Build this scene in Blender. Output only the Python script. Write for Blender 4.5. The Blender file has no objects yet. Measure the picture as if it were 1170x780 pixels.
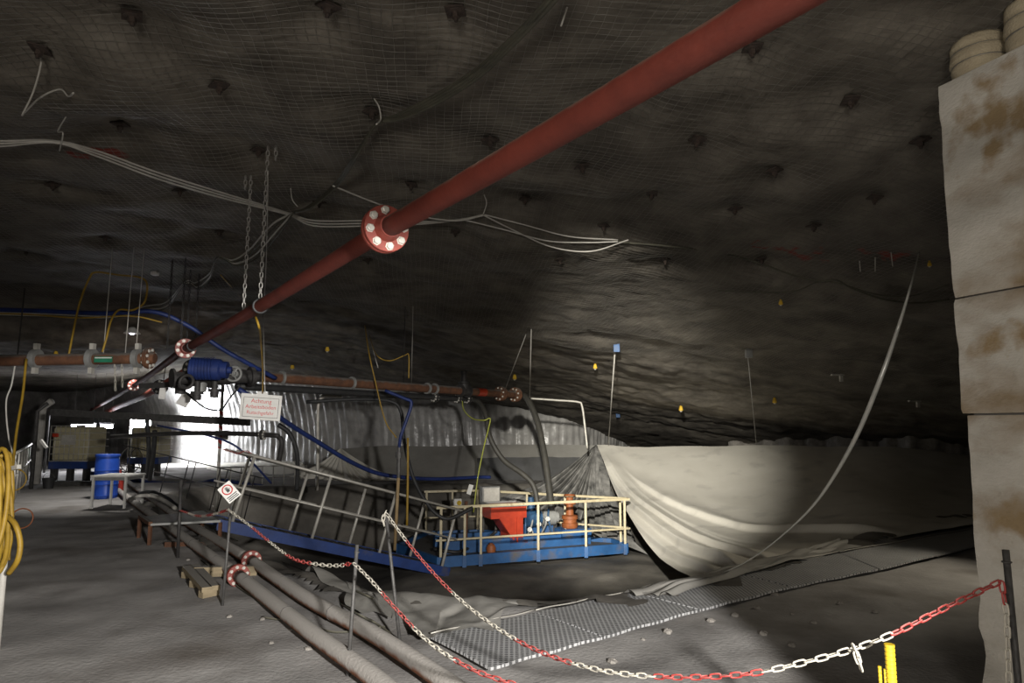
import bpy, math, random
import numpy as np
from mathutils import Vector, Matrix, Quaternion
random.seed(7); rng = np.random.default_rng(7)
scene = bpy.context.scene
C = scene.collection
F, CX, CY, H = 780.0, 585.0, 390.0, 1.65
TH = math.atan(95/780)
# ------------------------------------------------------------------ camera
cd = bpy.data.cameras.new('camera'); cam = bpy.data.objects.new('camera', cd); C.objects.link(cam)
cd.sensor_width = 36; cd.lens = F/1170*36; cd.clip_end = 300; cd.clip_start = .02
cam.location = (0, 0, H); cam.rotation_euler = (math.pi/2+TH, 0, 0)
scene.camera = cam
# ------------------------------------------------------------------ world, exposure
wd = bpy.data.worlds.new('world'); scene.world = wd; wd.use_nodes = True
wd.node_tree.nodes['Background'].inputs[0].default_value = (.05, .052, .055, 1)
wd.node_tree.nodes['Background'].inputs[1].default_value = .02
vs = scene.view_settings
vs.view_transform = 'Standard'; vs.look = 'None'; vs.gamma = 1; vs.exposure = -0.12; vs.use_curve_mapping = False
def spot(name, loc, aim, power, size, blend, col=(1, 1, 1), rad=.1):
    l = bpy.data.lights.new(name, 'SPOT'); l.energy = power; l.spot_size = math.radians(size); l.spot_blend = blend
    l.color = col; l.shadow_soft_size = rad
    o = bpy.data.objects.new(name, l); C.objects.link(o); o.location = loc
    o.rotation_euler = (Vector(aim)-Vector(loc)).to_track_quat('-Z', 'Y').to_euler(); return o
def point(name, loc, power, rad=.1, col=(1, 1, 1)):
    l = bpy.data.lights.new(name, 'POINT'); l.energy = power; l.shadow_soft_size = rad; l.color = col
    o = bpy.data.objects.new(name, l); C.objects.link(o); o.location = loc; return o
def area(name, loc, aim, power, sx, sy, col=(1, 1, 1)):
    l = bpy.data.lights.new(name, 'AREA'); l.energy = power; l.shape = 'RECTANGLE'; l.size = sx; l.size_y = sy; l.color = col
    o = bpy.data.objects.new(name, l); C.objects.link(o); o.location = loc
    o.rotation_euler = (Vector(aim)-Vector(loc)).to_track_quat('-Z', 'Y').to_euler(); return o
# work lights of the mine behind the photographer
spot('work_light', (1.6, -1.2, 2.0), (-1.0, 4.6, -.15), 4500, 52, .10, (1, .97, .93), .12)
spot('work_light', (-2.4, -1.2, 2.3), (3.1, 3.2, 2.35), 260, 58, .5, (1, .93, .82), .2)
area('roof_work_light', (-.6, -3.4, 1.9), (-.2, 4.5, 3.6), 190, 1.2, .3, (1, .94, .85))
spot('pillar_side_fill', (6.3, 7.6, 2.1), (3.6, 7.9, 0), 150, 80, .7, (1, .9, .72), .15)  # added unseen spot that brightens the ground beside the pillar
# floodlight hung out of view under the roof that lights the big sheet and the pump deck
spot('sheet_floodlight', (-.2, 1.0, 3.5), (2.8, 17.5, .2), 22000, 29, 1.0, (1, .96, .86), .12)
spot('roof_fill_light', (1.4, 12.4, .6), (4.6, 10.6, 3.2), 90, 95, .8, (1, .93, .76), .15)  # added spot without any fixture, brightens a patch of the roof
# ------------------------------------------------------------------ pixel helpers
st, ct = math.sin(TH), math.cos(TH)
def ray(u, v):
    a, b = (u-CX)/F, (CY-v)/F
    return np.array([a, ct-b*st, st+b*ct])
def at(u, v, D):
    d = ray(u, v); d = d/d[1]*D; return Vector((d[0], d[1], H+d[2]))
def onz(u, v, z=0.):
    d = ray(u, v); t = (z-H)/d[2]; return Vector((d[0]*t, d[1]*t, z))
def proj(x, y, z):
    f = y*ct+(z-H)*st; up = -y*st+(z-H)*ct
    return CX+F*x/f, CY-F*up/f, f
WX, WY, PX, PY = -.558, .830, .830, .558
# ------------------------------------------------------------------ noise
def vn(x, y, seed=0):
    x = np.asarray(x, float); y = np.asarray(y, float)
    xi, yi = np.floor(x), np.floor(y); fx, fy = x-xi, y-yi
    def h(a, b):
        s = np.sin(a*127.1+b*311.7+seed*74.7)*43758.5453; return s-np.floor(s)
    ux, uy = fx*fx*(3-2*fx), fy*fy*(3-2*fy)
    return ((h(xi, yi)*(1-ux)+h(xi+1, yi)*ux)*(1-uy)+(h(xi, yi+1)*(1-ux)+h(xi+1, yi+1)*ux)*uy)*2-1
def sstep(t): t = np.clip(t, 0, 1); return t*t*(3-2*t)
# ------------------------------------------------------------------ roof and ground heights
BOLTS = []
def ceil_base(x, y):
    x = np.asarray(x, float); y = np.asarray(y, float)
    p = x*PX+y*PY; w = x*WX+y*WY
    t = np.clip((p-3)/14, 0, None)
    z = 4.0-2.6*t**1.25-.12*np.clip(-1.5-p, 0, None)**1.6
    z = z+.24*np.exp(-((x-3.0)**2+(y-3.0)**2)/2.2)
    z = z-.55*sstep((w-16.5)/1.8)*sstep((5-p)/4)
    z = z+.10*vn(x*.28+3, y*.7, 1)+.05*vn(x*.7, y*1.3, 2)+.03*vn(x*1.9, y*2.4, 3)
    return z
def ceil_z(x, y):
    z = ceil_base(x, y)
    for bx, by in BOLTS:
        r2 = (np.asarray(x)-bx)**2+(np.asarray(y)-by)**2
        z = z+.09*np.exp(-r2/.10)
    return z
def onceil(u, v, off=0.):
    d = ray(u, v); d = d/d[1]
    ds = np.arange(1.5, 40, .02)
    zz = H+d[2]*ds; cz = ceil_z(d[0]*ds, ds)-off
    k = np.argmax(zz >= cz); k = k if zz[k] >= cz[k] else len(ds)-1
    return Vector((d[0]*ds[k], ds[k], zz[k]))
bolt_px = [(45,62),(250,103),(375,15),(137,148),(295,176),(425,133),(560,166),(860,62),(972,120),(797,165),(885,200),(665,195),(1052,165),(745,226),(840,243),(520,20),(700,118),(150,25),
           (60,215),(205,222),(365,235),(470,215),(600,232),(930,262),(1000,230),(690,262),(520,268),(640,300),(760,300),(120,275),(30,290),(250,268),(870,300),(420,300)]
for u, v in bolt_px:
    q = onceil(u, v); BOLTS.append((q.x, q.y))
LIP = np.array([(-5.3,11.6),(-4.0,9.6),(-2.6,7.9),(-1.55,6.95),(-.7,6.42),(.04,6.25),(.7,6.5),(1.37,6.9),(2.1,7.35),(3.5,8.75),(6.2,11.05),(11.7,15.2),(10.5,18.5),(4.5,19.8),(0,18.8),(-4,18.3),(-8,17.6),(-7.6,14.5)])
def inside_dist(x, y, poly):
    x = np.asarray(x, float); y = np.asarray(y, float)
    ins = np.zeros(np.broadcast(x, y).shape, bool); dm = np.full(ins.shape, 1e9)
    n = len(poly)
    for i in range(n):
        ax, ay = poly[i]; bx, by = poly[(i+1) % n]
        c = ((ay > y) != (by > y)) & (x < (bx-ax)*(y-ay)/((by-ay) or 1e-9)+ax); ins ^= c
        ex, ey = bx-ax, by-ay
        t = np.clip(((x-ax)*ex+(y-ay)*ey)/(ex*ex+ey*ey), 0, 1)
        dm = np.minimum(dm, np.hypot(x-ax-t*ex, y-ay-t*ey))
    return np.where(ins, dm, -dm)
def ground_z(x, y, fine=True):
    s = inside_dist(x, y, LIP)
    z = -1.42*sstep((s+.05)/1.9)
    z = z+.26*sstep((np.asarray(y)-10.6)/2.6)*sstep((s-.8)/1)*sstep((np.asarray(x)+3)/1.5)
    if fine:
        z = z+.02*vn(np.asarray(x)*.9, np.asarray(y)*.9, 5)+.012*vn(np.asarray(x)*3, np.asarray(y)*3, 6)
        z = z+.05*np.exp(-(s/.35)**2)*(.5+vn(np.asarray(x)*2.5, np.asarray(y)*2.5, 8))
    return z
def ong(u, v, off=0.):
    d = ray(u, v); d = d/d[1]; ds = np.arange(1.2, 60, .01)
    zz = H+d[2]*ds; gz = ground_z(d[0]*ds, ds)+off
    k = np.argmax(zz <= gz); return Vector((d[0]*ds[k], ds[k], zz[k]))
# ------------------------------------------------------------------ materials
MATS = {}
def nd(nt, t, **kw):
    n = nt.nodes.new(t)
    for k, v in kw.items(): setattr(n, k, v)
    return n
def mat(name, c1, c2=None, rough=.8, metal=0., scale=6, bump=.15, bscale=60, spec=.4, dust=None, dlo=.2, dhi=.75, emit=None, estr=0, stain=None, sscale=1.2, slo=.55, shi=.7, stretch=(1,1,1)):
    m = bpy.data.materials.new(name); m.use_nodes = True; nt = m.node_tree; L = nt.links.new
    b = nt.nodes['Principled BSDF']
    b.inputs['Roughness'].default_value = rough; b.inputs['Metallic'].default_value = metal
    b.inputs['Specular IOR Level'].default_value = spec
    tc = nd(nt, 'ShaderNodeTexCoord'); mp = nd(nt, 'ShaderNodeMapping'); mp.inputs['Scale'].default_value = stretch
    L(tc.outputs['Object'], mp.inputs['Vector'])
    n1 = nd(nt, 'ShaderNodeTexNoise'); n1.inputs['Scale'].default_value = scale; n1.inputs['Detail'].default_value = 7; n1.inputs['Roughness'].default_value = .65
    L(mp.outputs[0], n1.inputs['Vector'])
    r = nd(nt, 'ShaderNodeValToRGB'); r.color_ramp.elements[0].position = .32; r.color_ramp.elements[1].position = .68
    c2 = c2 or tuple(min(1, k*.72) for k in c1)
    r.color_ramp.elements[0].color = (*c2, 1); r.color_ramp.elements[1].color = (*c1, 1)
    L(n1.outputs['Fac'], r.inputs[0]); col = r.outputs[0]
    if stain:
        n3 = nd(nt, 'ShaderNodeTexNoise'); n3.inputs['Scale'].default_value = sscale; n3.inputs['Detail'].default_value = 8
        L(mp.outputs[0], n3.inputs['Vector'])
        r3 = nd(nt, 'ShaderNodeValToRGB'); r3.color_ramp.elements[0].position = slo; r3.color_ramp.elements[1].position = shi
        L(n3.outputs['Fac'], r3.inputs[0])
        mx = nd(nt, 'ShaderNodeMix', data_type='RGBA'); L(r3.outputs[0], mx.inputs['Factor']); L(col, mx.inputs['A']); mx.inputs['B'].default_value = (*stain, 1); col = mx.outputs['Result']
    if dust:      # settled salt dust on upward faces
        g = nd(nt, 'ShaderNodeNewGeometry'); sx = nd(nt, 'ShaderNodeSeparateXYZ'); L(g.outputs['Normal'], sx.inputs[0])
        n4 = nd(nt, 'ShaderNodeTexNoise'); n4.inputs['Scale'].default_value = 9; L(tc.outputs['Object'], n4.inputs['Vector'])
        ad = nd(nt, 'ShaderNodeMath', operation='MULTIPLY_ADD'); L(n4.outputs['Fac'], ad.inputs[0]); ad.inputs[1].default_value = .9; ad.inputs[2].default_value = -.45
        a2 = nd(nt, 'ShaderNodeMath', operation='ADD'); L(sx.outputs['Z'], a2.inputs[0]); L(ad.outputs[0], a2.inputs[1])
        mr = nd(nt, 'ShaderNodeMapRange'); mr.inputs['From Min'].default_value = dlo; mr.inputs['From Max'].default_value = dhi; L(a2.outputs[0], mr.inputs['Value'])
        mx = nd(nt, 'ShaderNodeMix', data_type='RGBA'); L(mr.outputs[0], mx.inputs['Factor']); L(col, mx.inputs['A']); mx.inputs['B'].default_value = (*dust, 1); col = mx.outputs['Result']
    L(col, b.inputs['Base Color'])
    if bump:
        n2 = nd(nt, 'ShaderNodeTexNoise'); n2.inputs['Scale'].default_value = bscale; n2.inputs['Detail'].default_value = 5
        L(mp.outputs[0], n2.inputs['Vector'])
        bp = nd(nt, 'ShaderNodeBump'); bp.inputs['Strength'].default_value = bump; bp.inputs['Distance'].default_value = .02
        L(n2.outputs['Fac'], bp.inputs['Height']); L(bp.outputs[0], b.inputs['Normal'])
    if emit:
        b.inputs['Emission Color'].default_value = (*emit, 1); b.inputs['Emission Strength'].default_value = estr
    MATS[name] = m; return m
M_rock = mat('roof rock', (.20,.18,.15), (.075,.066,.055), .9, 0, 2.2, .9, 9, .25, stain=(.035,.03,.027), sscale=.9, slo=.5, shi=.8)
M_floor = mat('dusty mine floor', (.36,.345,.33), (.23,.22,.21), .95, 0, 1.3, .35, 30, .2, stain=(.12,.105,.09), sscale=.7, slo=.52, shi=.72)
M_wall = mat('cut salt wall', (.46,.45,.43), (.28,.27,.26), .30, 0, 3, .6, 8, .9)
M_side = mat('side rock', (.16,.15,.14), (.07,.065,.06), .9, 0, 2, .6, 8, .3)
M_conc = mat('weathered concrete', (.50,.47,.42), (.38,.355,.31), .85, 0, 2.5, .35, 40, .3, stain=(.20,.14,.075), sscale=1.1, slo=.50, shi=.66, stretch=(1,1,1.8))
def add_mask(m, pts, col, lo, hi, nsc):
    nt = m.node_tree; L = nt.links.new; b = nt.nodes['Principled BSDF']
    tc = nd(nt, 'ShaderNodeTexCoord'); n = nd(nt, 'ShaderNodeTexNoise'); n.inputs['Scale'].default_value = nsc; n.inputs['Detail'].default_value = 8; L(tc.outputs['Object'], n.inputs['Vector'])
    for p, sc, rad in pts:
        mp = nd(nt, 'ShaderNodeMapping'); mp.vector_type = 'POINT'; mp.inputs['Location'].default_value = tuple(-a*c for a, c in zip(p, sc)); mp.inputs['Scale'].default_value = sc; L(tc.outputs['Object'], mp.inputs['Vector'])
        ln = nd(nt, 'ShaderNodeVectorMath', operation='LENGTH'); L(mp.outputs[0], ln.inputs[0])
        mr = nd(nt, 'ShaderNodeMapRange'); mr.inputs['From Min'].default_value = rad; mr.inputs['From Max'].default_value = 0; mr.inputs['To Min'].default_value = -.3; mr.inputs['To Max'].default_value = .17; mr.clamp = False; L(ln.outputs['Value'], mr.inputs['Value'])
        ad = nd(nt, 'ShaderNodeMath', operation='ADD'); L(mr.outputs[0], ad.inputs[0]); L(n.outputs['Fac'], ad.inputs[1])
        m2 = nd(nt, 'ShaderNodeMapRange'); m2.inputs['From Min'].default_value = lo; m2.inputs['From Max'].default_value = hi; L(ad.outputs[0], m2.inputs['Value'])
        src = b.inputs['Base Color'].links[0].from_socket
        mx = nd(nt, 'ShaderNodeMix', data_type='RGBA'); L(m2.outputs[0], mx.inputs['Factor']); L(src, mx.inputs['A']); mx.inputs['B'].default_value = (*col, 1); L(mx.outputs['Result'], b.inputs['Base Color'])
add_mask(M_conc, [((.10,-.28,3.38), (1,1,.9), .62), ((.15,-.4,2.12), (.6,.6,3.0), .55), ((.1,-.3,1.12), (.35,.35,2.2), .5)], (.25,.18,.10), .46, .66, 6)
q1, q2, q3 = onceil(905, 287), onceil(1010, 288), onceil(108, 180)
add_mask(M_rock, [(tuple(q1), (.9,1.6,1), .75), (tuple(q2), (.9,1.8,1), .6), (tuple(q3), (.9,2,1), .5)], (.20,.04,.03), .52, .60, 5)
M_joint = mat('joint mortar', (.13,.12,.11), None, .9)
M_crib = mat('packing sack cloth', (.42,.36,.25), (.30,.25,.17), .85, 0, 5, .4, 90)
M_redpipe = mat('red oxide pipe paint', (.14,.028,.018), (.08,.016,.011), .65, 0, 3.5, .12, 50, .3, dust=(.14,.115,.09), dlo=.35, dhi=1.0, stretch=(1,1,1))
M_redfl = mat('red flange paint', (.24,.05,.034), (.15,.028,.02), .5, 0, 9, .15, 60, .5)
M_bolt = mat('zinc bolt', (.62,.60,.55), (.45,.43,.38), .45, .3, 12, .1)
M_rust = mat('rusty steel', (.16,.07,.035), (.07,.035,.022), .8, .2, 6, .3, 60, .4, dust=(.15,.14,.125), dlo=.35, dhi=.9)
M_gpipe = mat('dusty ground pipe', (.26,.10,.045), (.15,.06,.03), .8, 0, 4, .25, 40, .3, dust=(.40,.375,.345), dlo=-.45, dhi=.05)
M_black = mat('black rubber', (.03,.03,.031), (.018,.018,.018), .55, 0, 8, .15, 70)
M_olive = mat('dusty black cable', (.085,.08,.058), (.045,.043,.033), .7, 0, 8, .1, dust=(.15,.14,.105), dlo=.1, dhi=.9)
M_white = mat('white cable', (.5,.48,.44), (.36,.34,.31), .6, 0, 6, .1)
M_yel = mat('yellow cable', (.32,.20,.02), (.20,.12,.014), .55, 0, 7, .1)
M_ygr = mat('earthing cable', (.32,.33,.05), (.2,.22,.04), .55, 0, 7, .1)
M_blue = mat('blue hose', (.015,.032,.14), (.01,.02,.085), .5, 0, 6, .1)
M_bluep = mat('blue deck paint', (.022,.095,.25), (.013,.06,.165), .5, 0, 4, .15, 40, .5, stain=(.10,.09,.08), sscale=3, slo=.55, shi=.75)
M_blued = mat('deep blue ramp paint', (.012,.04,.17), (.009,.026,.11), .5, 0, 4, .15, 40, .5, stain=(.09,.08,.07), sscale=3, slo=.6, shi=.8)
M_cream = mat('cream rail paint', (.50,.44,.29), (.38,.32,.20), .5, 0, 9, .1, 60, .5, stain=(.25,.17,.09), sscale=8, slo=.6, shi=.75)
M_galv = mat('galvanised rail', (.52,.50,.45), (.38,.36,.32), .5, .3, 9, .15)
M_wire = mat('wire', (.24,.225,.20), (.13,.12,.105), .5, .4, 3, .0)
M_chain = mat('zinc chain', (.42,.40,.37), (.28,.27,.25), .45, .5, 20, .0)
M_lred = mat('red plastic', (.30,.032,.028), (.21,.022,.02), .45, 0, 30, .0, dust=(.40,.25,.22), dlo=.5, dhi=1.2)
M_lwhite = mat('white plastic', (.38,.355,.30), (.30,.28,.235), .5, 0, 30, .0)
M_steel = mat('dull steel rod', (.13,.125,.12), (.07,.068,.065), .6, .5, 14, .15)
M_grey = mat('grey painted steel', (.26,.26,.25), (.18,.18,.17), .55, .2, 8, .15)
M_dark = mat('dark greasy steel', (.055,.052,.05), (.03,.028,.027), .6, .3, 8, .3, 40, dust=(.11,.105,.10), dlo=.5, dhi=1)
M_tarp = mat('off-white sheet', (.66,.63,.56), (.60,.57,.50), .6, 0, 1.2, .10, 25, .35, stain=(.42,.40,.36), sscale=1.6, slo=.56, shi=.78)
M_tarpg = mat('grey sheet', (.30,.29,.265), (.23,.22,.20), .7, 0, 1.2, .2, 14, .3)
M_tarpshade = mat('dark grey sheet', (.085,.085,.085), (.06,.06,.06), .7, 0, 2, .2, 14, .3)  # shadow on the low strip is put into this dark colour
M_liner = mat('pit liner', (.20,.185,.16), (.11,.10,.088), .8, 0, 1.0, .35, 16, .3, stain=(.045,.042,.038), sscale=.55, slo=.42, shi=.62)
M_drape = mat('shade streaked sheet', (.34,.33,.31), (.03,.03,.03), .6, 0, 2.5, .2, 14, .4)  # shade between the pleats is put into the colour as dark streaks
M_tan = mat('tan pipe', (.34,.24,.12), (.22,.15,.075), .6, 0, 6, .1)
M_hose = mat('grimy rubber hose', (.04,.037,.03), (.022,.021,.018), .6, 0, 8, .15, 60)
M_strap = mat('grey strap', (.36,.35,.33), None, .6)
M_barrel = mat('blue plastic', (.02,.075,.42), (.014,.055,.32), .4, 0, 5, .05)
M_tablew = mat('white table', (.56,.55,.52), (.47,.46,.43), .5, 0, 8, .05)
M_ibc = mat('yellowed tank plastic', (.42,.38,.24), (.33,.29,.18), .45, 0, 3, .1, 20)
M_plate = mat('white plate', (.58,.57,.54), (.50,.49,.46), .6, 0, 6, .05)
M_ink = mat('red ink', (.55,.05,.05), None, .6, bump=0)
M_inkb = mat('black ink', (.02,.02,.02), None, .6, bump=0)
M_green = mat('green plate', (.02,.16,.09), None, .5, bump=0)
M_redm = mat('orange red machine paint', (.42,.042,.014), (.30,.027,.01), .45, 0, 6, .1)
M_orng = mat('orange valve paint', (.28,.085,.025), (.17,.05,.015), .55, 0, 8, .2)
M_bluem = mat('blue machine paint', (.03,.09,.18), (.015,.04,.09), .5, .1, 14, .3, 40)
M_wood = mat('sawn timber', (.30,.24,.15), (.20,.16,.10), .8, 0, 6, .2, 40, .3, dust=(.23,.215,.19), dlo=.2, dhi=.8, stretch=(1,1,6))
M_ypost = mat('yellow plastic', (.46,.31,.015), (.38,.25,.012), .45, 0, 8, .05)
M_grate = None
M_stone = mat('salt stone', (.33,.31,.28), (.20,.18,.16), .9, 0, 9, .4, 40)
M_lamp = mat('lamp glass', (.9,.9,.95), None, .4, bump=0, emit=(.92,.95,1), estr=120)
M_tube = mat('tube glass', (.9,.9,.95), None, .4, bump=0, emit=(.85,.85,1), estr=18)
M_ext = mat('extinguisher red', (.40,.04,.03), None, .4)
M_clear = mat('shiny white hose', (.62,.61,.56), (.5,.5,.46), .18, 0, 8, 0, spec=.9)
def grate_material():
    m = mat('perforated metal', (.52,.52,.52), (.40,.40,.40), .55, .1, 3, 0)
    nt = m.node_tree; L = nt.links.new; b = nt.nodes['Principled BSDF']
    tc = nd(nt, 'ShaderNodeTexCoord'); v = nd(nt, 'ShaderNodeTexVoronoi', voronoi_dimensions='2D'); v.inputs['Scale'].default_value = 27; v.inputs['Randomness'].default_value = 0.0
    L(tc.outputs['Object'], v.inputs['Vector'])
    r = nd(nt, 'ShaderNodeValToRGB'); r.color_ramp.elements[0].position = .30; r.color_ramp.elements[1].position = .40
    L(v.outputs['Distance'], r.inputs[0])
    src = b.inputs['Base Color'].links[0].from_socket
    mx = nd(nt, 'ShaderNodeMix', data_type='RGBA'); L(r.outputs[0], mx.inputs['Factor']); mx.inputs['A'].default_value = (.12,.12,.12,1); L(src, mx.inputs['B'])
    L(mx.outputs['Result'], b.inputs['Base Color'])
    bp = nd(nt, 'ShaderNodeBump'); bp.inputs['Strength'].default_value = .7; bp.inputs['Distance'].default_value = .01
    L(r.outputs[0], bp.inputs['Height']); L(bp.outputs[0], b.inputs['Normal']); return m
M_grate = grate_material()
def striped_material(name, a, bcol, n):
    m = mat(name, a, None, .5, bump=0); nt = m.node_tree; L = nt.links.new; b = nt.nodes['Principled BSDF']
    tc = nd(nt, 'ShaderNodeTexCoord'); s = nd(nt, 'ShaderNodeSeparateXYZ'); L(tc.outputs['Object'], s.inputs[0])
    a1 = nd(nt, 'ShaderNodeMath', operation='MULTIPLY_ADD'); L(s.outputs['X'], a1.inputs[0]); a1.inputs[1].default_value = .9; L(s.outputs['Z'], a1.inputs[2])
    a2 = nd(nt, 'ShaderNodeMath', operation='MULTIPLY'); L(a1.outputs[0], a2.inputs[0]); a2.inputs[1].default_value = n
    a3 = nd(nt, 'ShaderNodeMath', operation='FRACT'); L(a2.outputs[0], a3.inputs[0])
    a4 = nd(nt, 'ShaderNodeMath', operation='GREATER_THAN'); L(a3.outputs[0], a4.inputs[0]); a4.inputs[1].default_value = .5
    mx = nd(nt, 'ShaderNodeMix', data_type='RGBA'); L(a4.outputs[0], mx.inputs['Factor']); mx.inputs['A'].default_value = (*a, 1); mx.inputs['B'].default_value = (*bcol, 1)
    L(mx.outputs['Result'], b.inputs['Base Color']); return m
M_stripe = striped_material('red white stripe', (.45,.05,.04), (.55,.52,.47), 6)
# ------------------------------------------------------------------ object helpers
POS = {}
def tag(o, label=None, cat=None, group=None, kind=None):
    if label: o['label'] = label
    if cat: o['category'] = cat
    if group: o['group'] = group
    if kind: o['kind'] = kind
    return o
def thing(name, label, cat, loc, group=None):
    o = bpy.data.objects.new(name, None); C.objects.link(o); o.location = loc; o.empty_display_size = .1
    POS[o.name] = Vector(loc); return tag(o, label, cat, group)
def raw(name, verts, faces, m, parent=None, smooth=True, origin=None):
    verts = np.asarray(verts, float)
    org = POS[parent.name] if parent else (Vector(origin) if origin is not None else Vector((*(verts.min(0)+verts.max(0))[:2]/2, verts[:, 2].min())))
    me = bpy.data.meshes.new(name); me.from_pydata((verts-np.array(org)).tolist(), [], [tuple(int(i) for i in f) for f in faces])
    if smooth: me.polygons.foreach_set('use_smooth', [True]*len(me.polygons))
    me.materials.append(m); me.update()
    o = bpy.data.objects.new(name, me); C.objects.link(o)
    if parent: o.parent = parent; POS[o.name] = org
    else: o.location = org; POS[o.name] = org
    return o
def place(name, me, mtx, parent):      # a piece that shares mesh data
    o = bpy.data.objects.new(name, me); C.objects.link(o); o.parent = parent
    o.matrix_local = Matrix.Translation(-POS[parent.name]) @ mtx; return o
def frame(t):
    t = Vector(t).normalized(); a = Vector((0, 0, 1)) if abs(t.z) < .95 else Vector((1, 0, 0))
    x = t.cross(a).normalized(); y = x.cross(t).normalized(); return x, y, t
def rotm(t, roll=0., loc=(0, 0, 0)):   # local Z along t
    x, y, z = frame(t); x, y = x*math.cos(roll)+y*math.sin(roll), -x*math.sin(roll)+y*math.cos(roll)
    return Matrix(((x.x, y.x, z.x, loc[0]), (x.y, y.y, z.y, loc[1]), (x.z, y.z, z.z, loc[2]), (0, 0, 0, 1)))
class MB:
    def __init__(s): s.v = []; s.f = []
    def add(s, vs, fs):
        n = len(s.v); s.v += [tuple(v) for v in vs]; s.f += [tuple(i+n for i in f) for f in fs]; return s
    def box(s, c, size, mtx=None, bev=0.):
        x, y, z = [k/2 for k in size]; c = Vector(c)
        if bev <= 0:
            vs = [Vector((a, b, d)) for a in (-x, x) for b in (-y, y) for d in (-z, z)]
            fs = [(0,1,3,2),(4,6,7,5),(0,4,5,1),(2,3,7,6),(0,2,6,4),(1,5,7,3)]
        else:
            ring = [(-x+bev,-y),(x-bev,-y),(x,-y+bev),(x,y-bev),(x-bev,y),(-x+bev,y),(-x,y-bev),(-x,-y+bev)]
            ins = [(a*(1-bev/x), b*(1-bev/y)) for a, b in ring]
            vs = [Vector((a,b,-z)) for a,b in ins]+[Vector((a,b,-z+bev)) for a,b in ring]+[Vector((a,b,z-bev)) for a,b in ring]+[Vector((a,b,z)) for a,b in ins]
            fs = [tuple(range(7,-1,-1)), tuple(range(24,32))]
            for k in range(3):
                for i in range(8): fs.append((k*8+i, k*8+(i+1)%8, k*8+8+(i+1)%8, k*8+8+i))
        R = mtx.to_3x3() if mtx is not None else Matrix.Identity(3)
        return s.add([c+R@v for v in vs], fs)
    def beam(s, a, b, wx, wy, roll=0.):
        a, b = Vector(a), Vector(b); m = rotm(b-a, roll); return s.box((a+b)/2, (wx, wy, (b-a).length), m)
    def tube(s, pts, r, seg=10, cap=True):
        pts = [Vector(p) for p in pts]; n = len(pts); rs = r if hasattr(r, '__len__') else [r]*n
        tan = [(pts[min(i+1, n-1)]-pts[max(i-1, 0)]).normalized() for i in range(n)]
        x, y, _ = frame(tan[0]); vs = []
        for i in range(n):
            x = (x-tan[i]*x.dot(tan[i])).normalized(); y = tan[i].cross(x)
            for k in range(seg):
                a = 2*math.pi*k/seg; vs.append(pts[i]+(x*math.cos(a)+y*math.sin(a))*rs[i])
        fs = [(i*seg+k, i*seg+(k+1) % seg, (i+1)*seg+(k+1) % seg, (i+1)*seg+k) for i in range(n-1) for k in range(seg)]
        if cap: fs += [tuple(range(seg-1, -1, -1)), tuple(range((n-1)*seg, n*seg))]
        return s.add(vs, fs)
    def lathe(s, a, t, prof, seg=20):   # prof: list of (dist along t, radius)
        x, y, t = frame(t); a = Vector(a); vs = []
        for d, r in prof:
            for k in range(seg):
                q = 2*math.pi*k/seg; vs.append(a+t*d+(x*math.cos(q)+y*math.sin(q))*r)
        n = len(prof)
        fs = [(i*seg+k, i*seg+(k+1) % seg, (i+1)*seg+(k+1) % seg, (i+1)*seg+k) for i in range(n-1) for k in range(seg)]
        fs += [tuple(range(seg-1, -1, -1)), tuple(range((n-1)*seg, n*seg))]
        return s.add(vs, fs)
    def torus(s, c, t, R, r, seg=20, rs=6, a0=0, a1=2*math.pi):
        x, y, t = frame(t); c = Vector(c); full = abs(a1-a0-2*math.pi) < 1e-6; n = seg if full else seg+1
        pts = [c+(x*math.cos(a0+(a1-a0)*i/seg)+y*math.sin(a0+(a1-a0)*i/seg))*R for i in range(n)]
        if full: pts.append(pts[0])
        return s.tube(pts, r, rs, not full)
    def mesh(s, name, m, smooth=True):
        me = bpy.data.meshes.new(name); me.from_pydata([tuple(v) for v in s.v], [], s.f)
        if smooth: me.polygons.foreach_set('use_smooth', [True]*len(me.polygons))
        me.materials.append(m); return me
    def build(s, name, m, parent=None, smooth=False, origin=None):
        return raw(name, s.v, s.f, m, parent, smooth, origin)
def shade_auto(o, ang=35):
    me = o.data; me.polygons.foreach_set('use_smooth', [True]*len(me.polygons))
    try: me.set_sharp_from_angle(angle=math.radians(ang))
    except Exception: pass
    return o
def spline(pts, n=8):
    P = [Vector(p) for p in pts]; P = [P[0]*2-P[1]]+P+[P[-1]*2-P[-2]]; out = []
    for i in range(1, len(P)-2):
        a, b, c, d = P[i-1:i+3]
        for k in range(n):
            t = k/n; out.append(.5*((2*b)+(c-a)*t+(2*a-5*b+4*c-d)*t*t+(3*b-a-3*c+d)*t**3))
    out.append(P[-2]); return out
def P3(p, off=.06):
    return onceil(p[0], p[1], off) if len(p) == 2 else at(*p)
def resample(pts, step):
    pts = [Vector(p) for p in pts]; out = [pts[0].copy()]; acc = 0
    for a, b in zip(pts, pts[1:]):
        L = (b-a).length
        while acc+L >= step:
            t = (step-acc)/L; a = a+(b-a)*t; out.append(a.copy()); L = (b-a).length; acc = 0
        acc += L
    return out
def cable(name, label, pts, r, m, cat='cable', off=.06, parent=None, seg=6, n=8, group=None):
    q = spline([p if isinstance(p, Vector) else P3(p, off) for p in pts], n)
    o = MB().tube(q, r, seg).build(name, m, parent, True)
    if not parent: tag(o, label, cat, group)
    return o
def grid_faces(nu, nv):
    i = np.arange((nu-1)*(nv-1)); a = (i//(nv-1))*nv+i % (nv-1)
    return np.stack([a, a+1, a+nv+1, a+nv], 1)
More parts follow.
